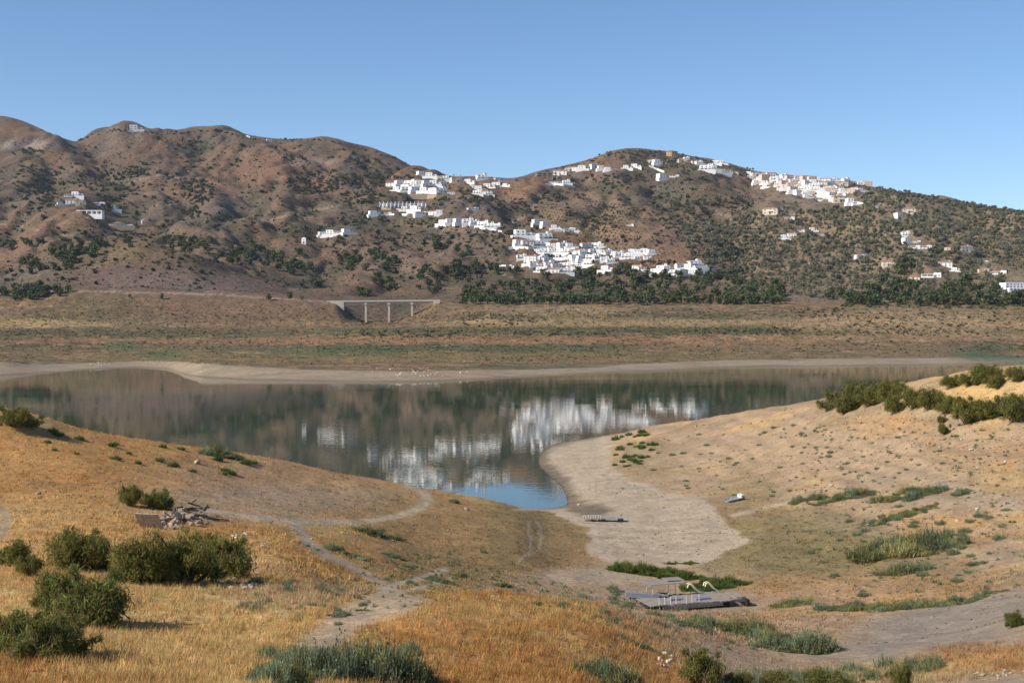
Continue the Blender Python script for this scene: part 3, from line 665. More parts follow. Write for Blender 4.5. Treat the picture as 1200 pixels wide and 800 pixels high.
def house_variant(kind):
    """list of (part name, mesh, sub-parts) in metres, front towards -Y, footings below the slope, and nominal width"""
    if kind in VAR: return VAR[kind]
    P = []; B = lambda *a: MB().box(*a); wall_m = M['white']; g = M['glass']
    def win(x, z, w_=1.1, h_=1.3, y=0.0):
        w_ *= .8; h_ *= .85
        P.append(('window', B(x - w_/2, x + w_/2, y - .06, y + .12, z, z + h_).data('window', g)))
    def side(x, yy, z, w_=1.1, h_=1.3):
        P.append(('window', B(x - .06, x + .12, yy - w_/2, yy + w_/2, z, z + h_).data('window', g)))
    def door(x, y=0.0): P.append(('door', B(x - .6, x + .6, y - .07, y + .1, .05, 2.25).data('door', M['wood'])))
    ft = -5
    if kind == 'cube':          # two stepped flat-roofed blocks
        wb = B(-5, 1.2, 0, 8, ft, 6.2).box(1.2, 5, 1.5, 8, ft, 3.4).box(-5.002, -4.75, -.002, 8, 6.2, 6.7).box(-4.75, 1.198, -.002, .25, 6.2, 6.7).box(1.25, 5.002, 1.49, 1.74, 3.4, 4.0).box(-3, -2.2, 4, 4.8, 6.2, 7.4).box(-7.5, 6.5, -4.2, -3.9, ft, .9).box(-7.5, -7.2, -3.9, 3, ft, .9)
        P.append(('wall', wb.data('wall', wall_m))); P.append(('roof', B(-4.7, 1.15, .3, 7.9, 6.2, 6.26).data('roof', M['terracotta'])))
        win(-3.4, 3.9); win(-.6, 3.9); win(-3.4, .9, 1.6, 1.5); door(-.6); win(3.2, .9, 1.8, 1.6, 1.5); side(-5, 4, 3.9); wdt = 10
    elif kind == 'gable':
        wb = B(-5.5, 5.5, 0, 7, ft, 5.4).gwall(-5.5, 5.5, 0, 7, 5.4, 1.5).box(3.2, 4.1, 4.4, 5.3, 5.6, 8.0)
        P.append(('wall', wb.data('wall', wall_m))); P.append(('roof', MB().gable(-5.5, 5.5, 0, 7, 5.42, 1.5).data('roof', M['tile'])))
        win(-3.6, 3.2); win(0, 3.2); win(3.6, 3.2); win(-3.6, .8, 1.3, 1.4); door(0); win(3.6, .8, 1.3, 1.4); side(-5.5, 3.5, 3.2); wdt = 11
    elif kind == 'tower':       # two storeys, stair tower, arcaded porch
        wb = B(-4.5, 4.5, 1.6, 8, ft, 6.0).box(1.6, 4.2, 3, 6, 6.0, 8.6).box(-4.5, 4.5, .002, 1.6, 2.75, 3.9).box(-4.5, 4.5, 0, 1.6, ft, .02).box(-4.5, -4.0, 0, .5, 0, 2.75).box(-1.6, -1.1, 0, .5, 0, 2.75).box(1.2, 1.7, 0, .5, 0, 2.75).box(4.0, 4.5, 0, .5, 0, 2.75).box(-4.502, 4.502, 1.598, 1.85, 6.0, 6.6).box(-6, 6.8, -3.6, -3.3, ft, .8)
        P.append(('wall', wb.data('wall', wall_m))); P.append(('roof', MB().hip(1.6, 4.2, 3, 6, 8.6, .9, .2).data('roof', M['tile'])))
        win(-2.8, 4.1, 1.6, 1.5, 1.6); win(.4, 4.1, 1.1, 1.5, 1.6); win(3, 4.1, 1.1, 1.3, 1.6); win(-2.8, .3, 1.8, 2.1, 1.6); door(0, 1.6); win(2.9, 6.9, .9, 1.0, 3); side(-4.5, 5, 4.1); wdt = 9
    elif kind == 'villa':       # long and low
        wb = B(-7.5, 2, .5, 7, ft, 3.6).box(2, 7.5, 0, 8, ft, 4.6).box(2, 7.5, -.002, .25, 4.6, 5.1).box(-7.5, 2, -2.4, -2.2, ft, .8).box(-7.5, -7.1, -2.2, -1.8, 0, 2.8).box(-3, -2.6, -2.2, -1.8, 0, 2.8).box(1.5, 1.9, -2.2, -1.8, 0, 2.8).box(-7.6, 2, -2.25, .5, 2.8, 3.05)
        P.append(('wall', wb.data('wall', wall_m))); P.append(('roof', MB().hip(-7.5, 1.99, .5, 7, 3.6, 1.2).data('roof', M['tile'])))
        win(-5.6, .3, 2, 2, .5); win(-2, .3, 2, 2, .5); door(.6, .5); win(3.6, 1, 1.3, 1.6); win(6, 1, 1.3, 1.6); side(-7.5, 4, 1); wdt = 15
    elif kind == 'cream':
        wb = B(-5, 5, 0, 8, ft, 6); P.append(('wall', wb.data('wall', M['cream']))); P.append(('roof', MB().hip(-5, 5, 0, 8, 6, 1.7).data('roof', M['tile'])))
        for x in (-3.3, 0, 3.3): win(x, 3.8)
        win(-3.3, .9); door(0); win(3.3, .9); P.append(('balcony', B(-1.4, 1.4, -1.1, 0, 3.1, 3.25).box(-1.4, 1.4, -1.1, -1.02, 3.25, 4.1).data('balcony', M['white']))); wdt = 10
    elif kind == 'rose':
        wb = B(-4.5, 4.5, 0, 8, ft, 7.2).box(-4.502, 4.502, -.003, .25, 7.2, 7.8); P.append(('wall', wb.data('wall', M['pinkish']))); P.append(('roof', B(-4.45, 4.45, .3, 7.95, 7.2, 7.27).data('roof', M['terracotta'])))
        for z in (1, 4.3):
            for x in (-2.9, 0, 2.9): win(x, z)
        wdt = 9
    elif kind == 'terrace':     # one unit of the stepped row with its party wall
        wb = B(-3.0, 3.0, 0, 8, ft, 5.6).box(-3.0, -2.3, -1.8, 8.0, 5.602, 8.2).box(-3.0, -2.6, -1.8, 0, ft, 5.6).box(-2.3, -.6, 3, 6, 5.6, 7.2)
        P.append(('wall', wb.data('wall', wall_m))); P.append(('roof', B(-2.2, 2.9, .1, 7.9, 5.6, 5.68).data('roof', M['terracotta']))); win(.6, 3.3, 1.6, 1.5); win(1.2, .4, 1.6, 2); door(-1.4); wdt = 6
    elif kind == 'ochre':
        P.append(('wall', MB().ngon(8, 7.5, ft, 7.5).data('wall', M['ochre']))); P.append(('roof', MB().ngon(8, 8.3, 7.5, 9.8, 1.2).data('roof', M['tile'])))
        for k in range(4):
            a = -pi/2 + (k - 1.5) * pi / 4
            x, y = 6.98 * cos(a), 6.98 * sin(a)
            for z in (1.2, 4.6):
                w_ = B(-.7, .7, -.08, .1, z, z + 1.5); w_.v = [(x - p*sin(a) + (-q)*cos(a), y + p*cos(a) + (-q)*sin(a), r) for p, q, r in w_.v]; P.append(('window', w_.data('window', g)))
        wdt = 15
    elif kind == 'shell':       # unfinished concrete frame
        s_ = MB()
        for z in (3.0, 6.3): s_.box(-9, 9, 0, 9, z, z + .35)
        for x in (-8.8, -4.5, 0, 4.4, 8.3):
            for y in (.2, 8.2): s_.box(x, x + .5, y, y + .5, ft, 3.0).box(x, x + .5, y, y + .5, 3.35, 6.3)
        P.append(('frame', s_.data('frame', M['concrete']))); P.append(('wall', B(-4.0, 4.35, .3, 8.1, ft, 2.99).box(-8.2, -.05, 1.8, 8.1, 3.36, 6.29).data('wall', M['brick']))); win(-2, .9, 1.6, 1.4, .3); win(2, .9, 1.6, 1.4, .3); win(-5, 4.2, 1.6, 1.4, 1.8); wdt = 18
    elif kind == 'pavilion':    # round villa under a conical roof
        P.append(('wall', MB().ngon(12, 6, ft, 3.6).data('wall', wall_m))); P.append(('roof', MB().ngon(12, 7.6, 3.6, 6.6, .4).data('roof', M['thatch'])))
        P.append(('terrace', B(-15, 15, -8, -7.4, -6, 1.2).box(-15, 15, -7.4, 4, -6, -.1).data('terrace', M['stone'])))
        P.append(('wing', B(-14, -6.2, -1, 5, ft, 3).box(6.2, 13, -1, 5, ft, 3).data('wing', wall_m)))
        for a in (-2.2, -1.57, -.95): win(6 * cos(a), .5, 2.0, 2.2, 6 * sin(a) + .2)
        wdt = 30
    elif kind == 'hotel':       # long three-storey block with strip windows
        wb = B(-14, 14, 0, 12, ft, 10.5).box(-14.002, 14.002, -.003, .3, 10.5, 11.2).box(-12, 8, -3, 0, ft, 3.3)
        P.append(('wall', wb.data('wall', wall_m))); P.append(('roof', B(-13.9, 13.9, .35, 11.9, 10.5, 10.6).data('roof', M['concrete'])))
        for i in range(8):
            win(-12.2 + 3.5 * i, 7.6, 1.6, 1.7); win(-12.2 + 3.5 * i, 4.3, 2.6, 1.8)
        for i in range(5): win(-10 + 3.6 * i, .6, 2.2, 1.9, -3)
        wdt = 28
    elif kind == 'colonnade':   # low house with a white pillared front
        wb = B(-8, 8, 2.5, 8, ft, 3.6).box(-8.2, 8.2, -.1, 2.6, 3.0, 3.7).box(-8.2, 8.2, -.2, 2.4, ft, .02)
        for i in range(6): wb.box(-8 + 3.08 * i, -7.4 + 3.08 * i, 0, .6, .02, 3.0)
        P.append(('wall', wb.data('wall', wall_m))); P.append(('roof', B(-7.9, 7.9, 2.7, 7.9, 3.7, 3.78).data('roof', M['terracotta'])))
        for i in range(5): win(-6.2 + 3.08 * i, .4, 1.6, 2, 2.5)
        wdt = 16
    elif kind == 'tank':
        P.append(('wall', B(-1.6, 1.6, 0, 3, ft, 6.5).data('wall', wall_m))); P.append(('roof', MB().hip(-1.6, 1.6, 0, 3, 6.5, .8, .15).data('roof', M['white']))); win(0, 3.8, .7, .9); door(0); wdt = 3.2
    VAR[kind] = (P, wdt); return VAR[kind]
def put_house(kind, x, y, wpx, label, group, rz=None, sx=1.25, sz=.82):
    P, wdt = house_variant(kind)
    X, Y, Z = ground_at(x, y, 1900)
    s = wpx * Y / F / wdt
    o = link('house' if kind not in ('shell', 'tank') else {'shell': 'unfinished_house', 'tank': 'white_tower'}[kind], None, loc=(X, Y + .5, Z + (2.6 if kind == 'pavilion' else .5) * s), label=label, cat='tower' if kind == 'tank' else 'house', group=group)
    o.scale = (s * sx, s, s * sz); o.rotation_euler.z = radians(R_.uniform(-22, 30) if rz is None else rz)
    for nm, me in P: link(nm, me, o)
    AVOID.append((x - wpx * .55, y - wpx * .75, x + wpx * .55, y + 3.0))
    return o
ORD = ['first', 'second', 'third', 'fourth', 'fifth', 'sixth', 'seventh', 'eighth', 'ninth', 'tenth', 'eleventh', 'twelfth', 'thirteenth', 'fourteenth', 'fifteenth', 'sixteenth', 'seventeenth', 'eighteenth']
LOOK = {'cube': 'white stepped flat-roofed house', 'gable': 'white tile-roofed house', 'tower': 'white house with small tower', 'villa': 'long low white house', 'cream': 'cream tile-roofed house', 'rose': 'tall pinkish house', 'terrace': 'white terraced house', 'colonnade': 'white pillared house'}
def row(group, rowname, place, items, kinds):
    items = sorted(items)
    for i, (x, y, wpx) in enumerate(items):
        k = kinds[(i * 7 + int(x * 3 + y)) % len(kinds)] if isinstance(kinds, (list, tuple)) else kinds
        where = ('leftmost' if i == 0 else 'rightmost' if i == len(items) - 1 else ORD[i] + ' from left') + ' ' + rowname
        put_house(k, x, y, wpx * 1.1, f'{LOOK[k]}, {where} of {place}', group, 0 if k == 'terrace' else None, 1.0 if k == 'terrace' else 1.3, 1.0 if k == 'terrace' else .8)
W4 = ['cube', 'tower', 'cube', 'gable', 'tower', 'cube']
LV = 'village above pines'; gLV = 'white houses of the village above the pines'
row(gLV, 'in top row', LV, [(614,278,14),(626,280,10),(640,281,12)], W4)
row(gLV, 'in second row', LV, [(610,287,9),(619,287,10),(632,290,12),(643,290,9),(652,290,8),(661,290,8),(670,290,8),(688,290,9),(698,290,8),(706,290,7)], W4)
row(gLV, 'in third row', LV, [(631,297,8),(640,297,9),(649,297,9),(658,297,9),(667,297,9),(676,298,10),(684,298,7),(697,297,8),(704,297,7),(713,298,8),(721,299,7)], W4)
row(gLV, 'in fourth row', LV, [(612,304,8),(621,305,10),(631,306,9),(641,305,9),(656,303,8),(668,304,8),(675,304,8),(683,304,8),(692,305,9),(701,304,7),(709,306,7),(716,308,7)], W4)
row(gLV, 'in fifth row', LV, [(619,310,8),(627,312,9),(636,313,9),(645,313,9),(653,314,9),(662,314,9),(672,313,9),(681,312,8),(689,311,8)], W4)
row(gLV, 'in bottom row', LV, [(634,319,9),(648,320,10),(663,320,9),(711,318,10)], W4)
row(gLV, 'in right wing', LV, [(727,301,9),(734,303,9),(742,297,8),(749,298,9),(757,297,9),(766,298,9),(748,304,6),(760,303,8)], W4)
SE = 'hamlet beside pines'
gSE = 'white houses of the hamlet beside the pines'
row(gSE, 'in back row', SE, [(746,315,8),(753,317,8),(775,317,9),(784,317,9),(799,314,9),(808,315,9),(816,313,11),(823,314,8)], W4)
row(gSE, 'in front row', SE, [(759,321,9),(768,321,9),(781,322,9),(791,322,9),(802,322,9),(813,321,9),(824,320,9),(838,319,7)], W4)
UM = 'saddle village'; gUM = 'white houses of the saddle village'
row(gUM, 'in top row', UM, [(496,206,8),(505,208,9),(512,211,8),(521,211,7),(537,214,11),(550,215,8),(566,211,9),(585,213,7),(591,213,7)], ['cube', 'cream', 'cube', 'tower'])
row(gUM, 'in second row', UM, [(458,219,9),(471,218,9),(479,218,9),(487,218,8),(494,217,9),(502,217,8),(510,218,9),(518,218,9),(556,222,8),(563,222,8),(573,221,9),(581,217,7),(593,219,6)], W4)
row(gUM, 'in bottom row', UM, [(466,224,8),(477,225,9),(488,225,9),(498,225,9),(508,226,9),(518,227,10),(529,228,6),(559,228,7),(566,229,9),(573,229,6)], W4)
gTR = 'units of the stepped white terrace row'
row(gTR, 'unit', 'stepped terrace row', [(447 + 4.55 * i, 243.5, 4.3) for i in range(12)], 'terrace')
row('villas below the terrace row', 'in line', 'white houses under terrace row', [(440,253,9),(453,252,9),(476,247,8),(487,247,9),(496,252,14),(508,252,9),(517,252,8)], ['villa', 'cube', 'villa', 'gable'])
put_house('villa', 555, 246, 11, 'solitary white house on the brown slope right of the terrace row', None)
row('white villas on the saddle slope', 'in lone line', 'villas below saddle village', [(520,263,9),(530,262,9),(540,262,9),(549,262,9),(557,264,8),(565,266,9),(573,268,9),(581,267,7)], W4)
row('white villas under the vineyard', 'in group', 'villas under brown vineyard', [(380,277,8),(389,276,10),(399,274,11),(409,274,9)], ['villa', 'cube', 'tower'])
row('villas above the lower village', 'in lines', 'villas above big white village', [(632,263,9),(641,265,8),(651,268,7),(656,271,8),(665,271,9),(673,271,7)], ['villa', 'cube'])
put_house('shell', 641, 209, 20, 'brown unfinished house of bare concrete and brick on the ridge crest', None, 8)
put_house('colonnade', 652, 216, 14, 'white house with pillars on walled terrace below the unfinished house', None, 8)
put_house('tower', 664, 216, 7, 'small white tower house at the end of the walled hillside terrace', None, 8)
row('houses along the ridge', 'on ridge left', 'highest summit', [(656,206,11),(668,201,8),(676,200,8),(683,199,8),(690,198,7),(698,197,8),(706,199,7),(714,200,7),(735,198,7),(745,197,8),(762,192,7),(772,192,8)], ['cream', 'cube', 'gable', 'cube'])
put_house('cube', 779, 210, 11, 'bright white house at the lower end of a white ridge wall', None)
put_house('villa', 790, 208, 9, 'long white house beside the bright house under the summit', None)
put_house('ochre', 787, 183, 11, 'ochre octagonal house with clay roof on the summit', None)
row('houses right of the summit', 'on slope right', 'ochre summit house', [(799,190,6),(805,188,5),(815,192,6),(820,193,6),(827,201,10),(834,201,9),(839,193,7),(846,193,7),(848,204,9),(854,204,7)], ['cube', 'gable', 'tower', 'cream'])
put_house('cream', 861, 205, 6, 'small ochre coloured house at the left end of the ridge town', None)
# the ridge town: rows following its sloping outline
tops = [(868,206),(905,207),(935,211),(975,213),(1000,214),(1022,219)]; bots = [(868,209),(885,216),(910,222),(935,229),(955,236),(985,235),(1010,226),(1022,222)]
rn = ['in top row', 'in second row', 'in third row', 'in fourth row', 'in fifth row', 'in sixth row']
for j in range(6):
    its = []
    x = 870 + 3.5 * (j % 2)
    while x < 1022 and len(its) < 18:
        yt = np.interp(x, *zip(*tops)); yb = np.interp(x, *zip(*bots)); y = yt + 4.2 * j
        if y <= yb + .5 and R_.random() < .84: its.append((x + R_.uniform(-1.2, 1.2), float(y) + R_.uniform(-.6, .6), R_.uniform(5.2, 8)))
        x += 8.2
    if its: row('houses of the ridge town', rn[j], 'ridge town', its, ['cube', 'cream', 'gable', 'tower', 'cube', 'rose', 'tower', 'cube'])
put_house('cream', 985, 238, 14, 'wide cream house at the lower edge of the ridge town', None); put_house('cube', 999, 239, 10, 'white block at the lower right corner of the ridge town', None); put_house('villa', 962, 235, 12, 'white house with red terrace at the lower edge of the ridge town', None)
# scattered over the olive slopes
for x, y, wpx, k, lab in [(1004,240,9,'villa','low white house just below the ridge town wall'),(1028,244,4,'cube','tiny white house alone among olives right of the ridge town'),(1056,255,9,'cube','white house left of a long cream wing high among the olives'),(1065,251,12,'cream','cream house with tiled roof high among the olives'),
        (1062,276,8,'tower','topmost white house of the hillside farm cluster'),(1065,284,9,'cube','middle white house of the hillside farm cluster'),(1074,284,7,'villa','stepped white house right in the hillside farm cluster'),(1071,291,11,'villa','long white house at the foot of the hillside farm cluster'),(1084,291,12,'villa','white house at the right foot of the hillside farm cluster'),
        (1110,293,6,'cream','small grey cream house among the olives right of the farm cluster'),(1133,295,13,'gable','white house with hipped wings in the middle of the olive slope'),(1010,301,12,'villa','white house by pale terraces low on the olive slope'),(1041,312,11,'cream','cream house beside the dark trees low on the slope'),
        (1091,325,18,'villa','long plain white building between dark trees'),(1070,331,12,'cream','cream farmhouse half hidden above the dark lakeside trees'),(1108,313,12,'gable','white house with grey roof beside a bare earth terrace'),(1120,318,8,'cube','low white house at the right of the bare terrace'),(1153,308,8,'villa','small white house alone high at far right slope'),
        (1150,319,5,'rose','left one of two small brick coloured huts'),(1157,319,5,'rose','right one of two small brick coloured huts'),(1170,321,14,'villa','white house right of the two brick coloured huts'),(1195,341,30,'hotel','large white three storey building with rows of windows at lakeside trees'),
        (902,252,14,'cream','house with orange roofs on the brown slope under the ridge town'),(925,257,9,'villa','white house alone below the ridge town'),(920,280,8,'cube','leftmost white house of the broken line in the olives'),(928,277,8,'gable','second white house of the broken line in the olives'),(938,272,8,'villa','third white house of the broken line in the olives'),(953,271,7,'cube','fourth white house of the broken line in the olives'),(963,276,7,'villa','rightmost white house of the broken line in the olives'),
        (83,231,9,'villa','topmost left white house on the villa knoll'),(91,231,8,'cube','topmost right white house on the villa knoll'),(72,241,5,'cube','tiny white house at the left of the villa knoll'),(84,239,8,'gable','white house in the middle line of the villa knoll'),(95,240,7,'cream','cream house in the middle line of the villa knoll'),(115,241,10,'villa','long white house at the right of the villa knoll'),(105,252,18,'colonnade','white pillared house at the foot of the villa knoll'),(134,247,8,'cube','pale house behind the big dark tree on the knoll'),
        (139,268,30,'pavilion','round white villa with conical roof on a stone terrace'),(168,262,2.2,'tank','slim white tower on the brown slope right of the round villa'),(160,154,9,'cube','white villa with trees on the mountain top'),(152,154,6,'villa','low white house left beside the mountain top villa'),(291,161,3.5,'cube','tiny white house on the skyline of the left mountain'),(316,166,5,'gable','small pinkish house at the far end of the left skyline'),
        (356,286,4,'tank','small white hut above the pine clump'),(738,265,7,'villa','low white shed beside the dark orchard'),(599,314,5,'cube','small white house left of the big white village')]:
    put_house(k, x, y, wpx * (1.3 if x < 175 and k not in ('pavilion', 'tank') else 1), lab, None)
def wall_line(pts, hpx, label, mat, name='retaining_wall', cat='wall', th=1.2):
    b = MB(); P3 = []
    for (x0, y0), (x1, y1) in zip(pts[:-1], pts[1:]):
        n = max(2, int(abs(x1 - x0) / 5))
        for i in range(n): P3.append(ground_at(x0 + (x1 - x0) * i / n, y0 + (y1 - y0) * i / n, 1900))
    P3.append(ground_at(*pts[-1], 1900))
    ys = np.median([p[1] for p in P3]); vs, fs = [], []
    for i, ((x, y, z), ) in enumerate(zip(P3)):
        y = ys + np.clip(y - ys, -40, 40); x = x * y / P3[i][1]; z = CAMH - (np.interp(CX + F * x / y, [p[0] for p in pts], [p[1] for p in pts]) - YH) * y / F; h_ = hpx * y / F
        vs += [(x, y, z - 4), (x, y, z + h_), (x, y + th, z + h_), (x, y + th, z - 4)]
    n = len(P3)
    for i in range(n - 1):
        for j in range(4): fs.append([4*i + j, 4*(i+1) + j, 4*(i+1) + (j+1) % 4, 4*i + (j+1) % 4])
    fs += [[0, 1, 2, 3], [4*n-1, 4*n-2, 4*n-3, 4*n-4]]
    link(name, mesh(name, vs, fs, M[mat]), label=label, cat=cat)
wall_line([(596,292),(612,291.5),(626,293)], 3, 'long white retaining wall at the left edge of the big village', 'white')
wall_line([(471,231),(490,232),(527,233)], 4, 'long beige retaining wall below the saddle village', 'stone')
wall_line([(433,254),(445,253),(462,252)], 1.5, 'low white garden wall left below the terrace row', 'white')
wall_line([(471,252),(485,252)], 1.5, 'short white wall in the line below the terrace row', 'white')
wall_line([(562,268),(575,270),(588,272)], 1.6, 'sloping white wall under the lone line of villas', 'white')
wall_line([(516,264),(527,263.5)], 2, 'white wall at the left end of the lone villa line', 'white')
wall_line([(630,220),(645,216.5),(660,218),(674,220.5)], 2.4, 'curving white wall around the pillared hilltop house', 'white')
wall_line([(760,196),(770,200),(778,203)], 2.4, 'sloping white wall above the bright house on the ridge', 'white')
wall_line([(447,246),(470,247),(500,246)], 2.5, 'beige wall carrying the stepped terrace row', 'stone')
wall_line([(567,313),(582,312),(598,312)], 1.6, 'low white wall left below the big village', 'white')
wall_line([(990,237),(1005,239),(1013,240)], 2, 'white wall right below the ridge town', 'white')
wall_line([(375,279),(390,277.5)], 1.5, 'white wall under the vineyard villas', 'white')

# ------------------------------------------------------------------ road bridge over the side valley
bd = 1905.0; K = bd / F
bx = lambda x: (x - CX) * K; bz = lambda y: CAMH - (y - YH) * K
br = link('road_bridge', None, loc=(bx(450), bd, bz(377)), label='pale concrete road bridge on three slender piers over the side valley', cat='bridge')
o0 = Vector(br.location)
def bpart(name, pts_boxes, mat, parent=br):
    b = MB()
    for x0, x1, y0, y1, z0, z1 in pts_boxes: b.box(bx(x0) - o0.x, bx(x1) - o0.x, y0, y1, bz(z0) - o0.z, bz(z1) - o0.z)
    return link(name, b.data(name, M[mat]), parent)
def sl(x): return 353.4 - 1.0 * (x - 388) / 125
dk = MB(); xs_ = np.linspace(384, 516, 12)
for a_, b_ in zip(xs_[:-1], xs_[1:]):
    za, zb = bz(sl(a_)) - o0.z, bz(sl(b_)) - o0.z; o = len(dk.v); xa, xb = bx(a_) - o0.x, bx(b_) - o0.x
    for dz0, dz1, y0, y1 in ((-.7, .3, -5, 5), (-2.3, -.7, -3.4, 3.4)):
        o = len(dk.v); dk.v += [(xa,y0,za+dz0),(xb,y0,zb+dz0),(xb,y1,zb+dz0),(xa,y1,za+dz0),(xa,y0,za+dz1),(xb,y0,zb+dz1),(xb,y1,zb+dz1),(xa,y1,za+dz1)]
        dk.f += [tuple(o + i for i in q) for q in ((3,2,1,0), (4,5,6,7), (0,1,5,4), (2,3,7,6))]
link('deck', dk.data('deck', M['concrete']), br)
for s_ in (-1, 1):
    rl = MB()
    for a_, b_ in zip(xs_[:-1], xs_[1:]):
        xa, xb = bx(a_) - o0.x, bx(b_) - o0.x; za, zb = bz(sl(a_)) - o0.z + .303, bz(sl(b_)) - o0.z + .303; y0, y1 = s_ * 4.9 - .12, s_ * 4.9 + .12; o = len(rl.v)
        rl.v += [(xa,y0,za),(xb,y0,zb),(xb,y1,zb),(xa,y1,za),(xa,y0,za+1),(xb,y0,zb+1),(xb,y1,zb+1),(xa,y1,za+1)]
        rl.f += [tuple(o + i for i in q) for q in ((3,2,1,0), (4,5,6,7), (0,1,5,4), (2,3,7,6))]
    link('parapet', rl.data('parapet', M['concrete']), br)
for x in (429, 456, 483):
    gz = YH + (CAMH - float(height(bx(x), bd))) * F / bd
    p = bpart('pier', [(x - 1.2, x + 1.2, -2.6, 2.6, gz + 3, sl(x) + 4.1)], 'concrete'); bpart('pier_cap', [(x - 1.8, x + 1.8, -4.2, 4.2, sl(x) + 4.1, sl(x) + 2.02)], 'concrete', p)
ab = MB(); o = 0
ab.v = [(bx(387)-o0.x,-5.2,bz(353.9)-o0.z),(bx(403.5)-o0.x,-5.2,bz(353.9)-o0.z),(bx(403.5)-o0.x,-5.2,bz(372)-o0.z),(bx(399)-o0.x,-5.2,bz(366)-o0.z)]
ab.v += [(a, 5.2, c) for a, b, c in ab.v]; ab.f = [(0,3,2,1),(4,5,6,7),(0,1,5,4),(1,2,6,5),(2,3,7,6),(3,0,4,7)]
link('abutment', ab.data('abutment', M['concrete']), br)
ab = MB(); ab.v = [(bx(508)-o0.x,-5.2,bz(353)-o0.z),(bx(516)-o0.x,-5.2,bz(353)-o0.z),(bx(512)-o0.x,-5.2,bz(366)-o0.z),(bx(506.5)-o0.x,-5.2,bz(366)-o0.z)]
ab.v += [(a, 5.2, c) for a, b, c in ab.v]; ab.f = [(0,3,2,1),(4,5,6,7),(0,1,5,4),(1,2,6,5),(2,3,7,6),(3,0,4,7)]
link('abutment', ab.data('abutment', M['concrete']), br)
AVOID.append((386, 348, 517, 384))

# ------------------------------------------------------------------ trees and shrubs of the far side
def clump(cx, cy, rx, ry, n):
    out = []
    while len(out) < n:
        a, b = R_.uniform(-1, 1), R_.uniform(-1, 1)
        if a*a + b*b <= 1: out.append((cx + a*rx, cy + b*ry))
    return out
pines = [(x, y, R_.uniform(9, 15)) for x, y in sample_poly([(532,357),(536,347),(590,338),(640,329),(700,331),(745,328),(800,325),(860,327),(905,334),(922,345),(924,357)], 165, R_)]
pines += [(x, R_.uniform(355, 358), R_.uniform(11, 15)) for x in np.arange(545, 920, 9)]
def wood_part(x, y):
    a = 'left' if x < 655 else 'middle' if x < 790 else 'right'; q = 'along the front edge' if y > 353.5 else 'at the back edge' if y < 340 else 'in the depth'
    return f'dark green bushy pine {q} of the {a} third of the lakeside wood', f'pines {q} of the {a} third of the wood'
plant('pine', 'pine', [p for p in pines if clear(p[0], p[1])], 'pine_tree', '', 'pine', '', '', True, hf=(.68, .95), where=wood_part)
def clumps(kind, mat, name, cat, wr, lst, cap=None):
    for c, lab, grp in lst:
        sp = [(x, y, R_.uniform(*wr)) for x, y in clump(*c) if clear(x, y)]
        plant(kind, mat, sp, name, lab, cat, grp, '', True, hf=(.65, 1.0))
clumps('pine', 'pine', 'pine_tree', 'pine', (8, 13), [((300,305,36,13,30),'dark pine in the large clump left above the bridge','pines of the large clump left above the bridge'),((345,310,22,14,18),'dark pine at the right of the large clump above the bridge','pines right of the large clump'),((232,290,26,8,14),'dark pine in the strip along the left knoll crest','pines along the left knoll crest'),((208,286,16,6,8),'dark pine near the top of the left knoll','pines near the left knoll top'),((265,306,18,8,8),'dark pine low in the strip down the left knoll','pines low in the knoll strip'),
    ((408,304,16,7,8),'dark pine in the clump straight above the bridge left end','pines above the left bridge end'),((436,305,7,6,4),'dark pine in the small clump above the bridge middle','pines above the bridge middle'),((418,316,12,8,7),'dark pine in the lower clump above the left bridge half','pines of the lower clump above the bridge'),((454,312,10,14,8),'dark pine in the upright group above the right bridge half','pines of the upright group above the bridge'),((452,335,14,9,9),'dark pine right behind the middle of the bridge','pines right behind the bridge'),((425,345,10,6,4),'dark pine just behind the left pier of the bridge','pines behind the left pier')])
clumps('pine', 'pine', 'slope_pine', 'pine', (8, 13), [((372,333,8,4,4),'small pine at the roadside left behind the bridge','small pines left behind the bridge'),((510,322,32,8,24),'pine in the long clump right above the bridge','pines of the long clump right of the bridge'),((548,316,16,8,12),'pine at the right end of the clump above the bridge','pines at the right end of the long clump'),((505,338,20,7,9),'pine on the slope at the right bridge end','pines at the right bridge end'),((560,342,22,6,11),'pine between bridge and wood','pines between bridge and wood'),((428,347,12,4,5),'low pine seen over the bridge deck','low pines over the bridge deck'),
    ((545,300,12,6,5),'pine on the brown slope under the lone villa line','pines under the lone villa line'),((512,288,8,6,5),'pine on the open slope below the lone villas','pines on the open slope'),((590,318,18,5,10),'tree at the left foot of the big white village','trees left of the big village'),((690,322,60,4,22),'tree along the upper edge of the wood under the big village','trees of the upper wood edge'),((800,326,50,4,16),'tree right under the white hamlet','trees under the hamlet')])
clumps('pine', 'scrub', 'evergreen_oak', 'evergreen', (8, 13), [((24,345,34,8,40),'dark evergreen oak in the thicket at the far left lakeside','oaks of the far left thicket'),((60,343,22,6,16),'dark evergreen oak at the right end of the far left thicket','oaks right in the far left thicket'),((42,318,22,12,12),'dark evergreen oak in the gully above the left thicket','oaks of the left gully'),((85,305,12,14,14),'dark evergreen oak in the cluster below the round villa','oaks below the round villa'),((100,296,14,8,10),'dark evergreen oak just under the round villa terrace','oaks under the villa terrace'),((12,292,12,5,5),'dark evergreen oak at the left picture edge slope','oaks at the left edge'),((30,289,6,4,3),'dark evergreen oak left of the villa track','oaks left of the villa track'),((50,287,6,4,3),'dark evergreen oak below the villa track','oaks below the villa track'),((72,302,12,8,8),'dark evergreen oak left in the cluster below the round villa','oaks left below the round villa'),((118,288,8,5,6),'dark evergreen oak against the round villa terrace wall','oaks against the terrace wall'),((150,282,6,3,3),'dark evergreen oak right below the round villa','oaks right below the round villa')])
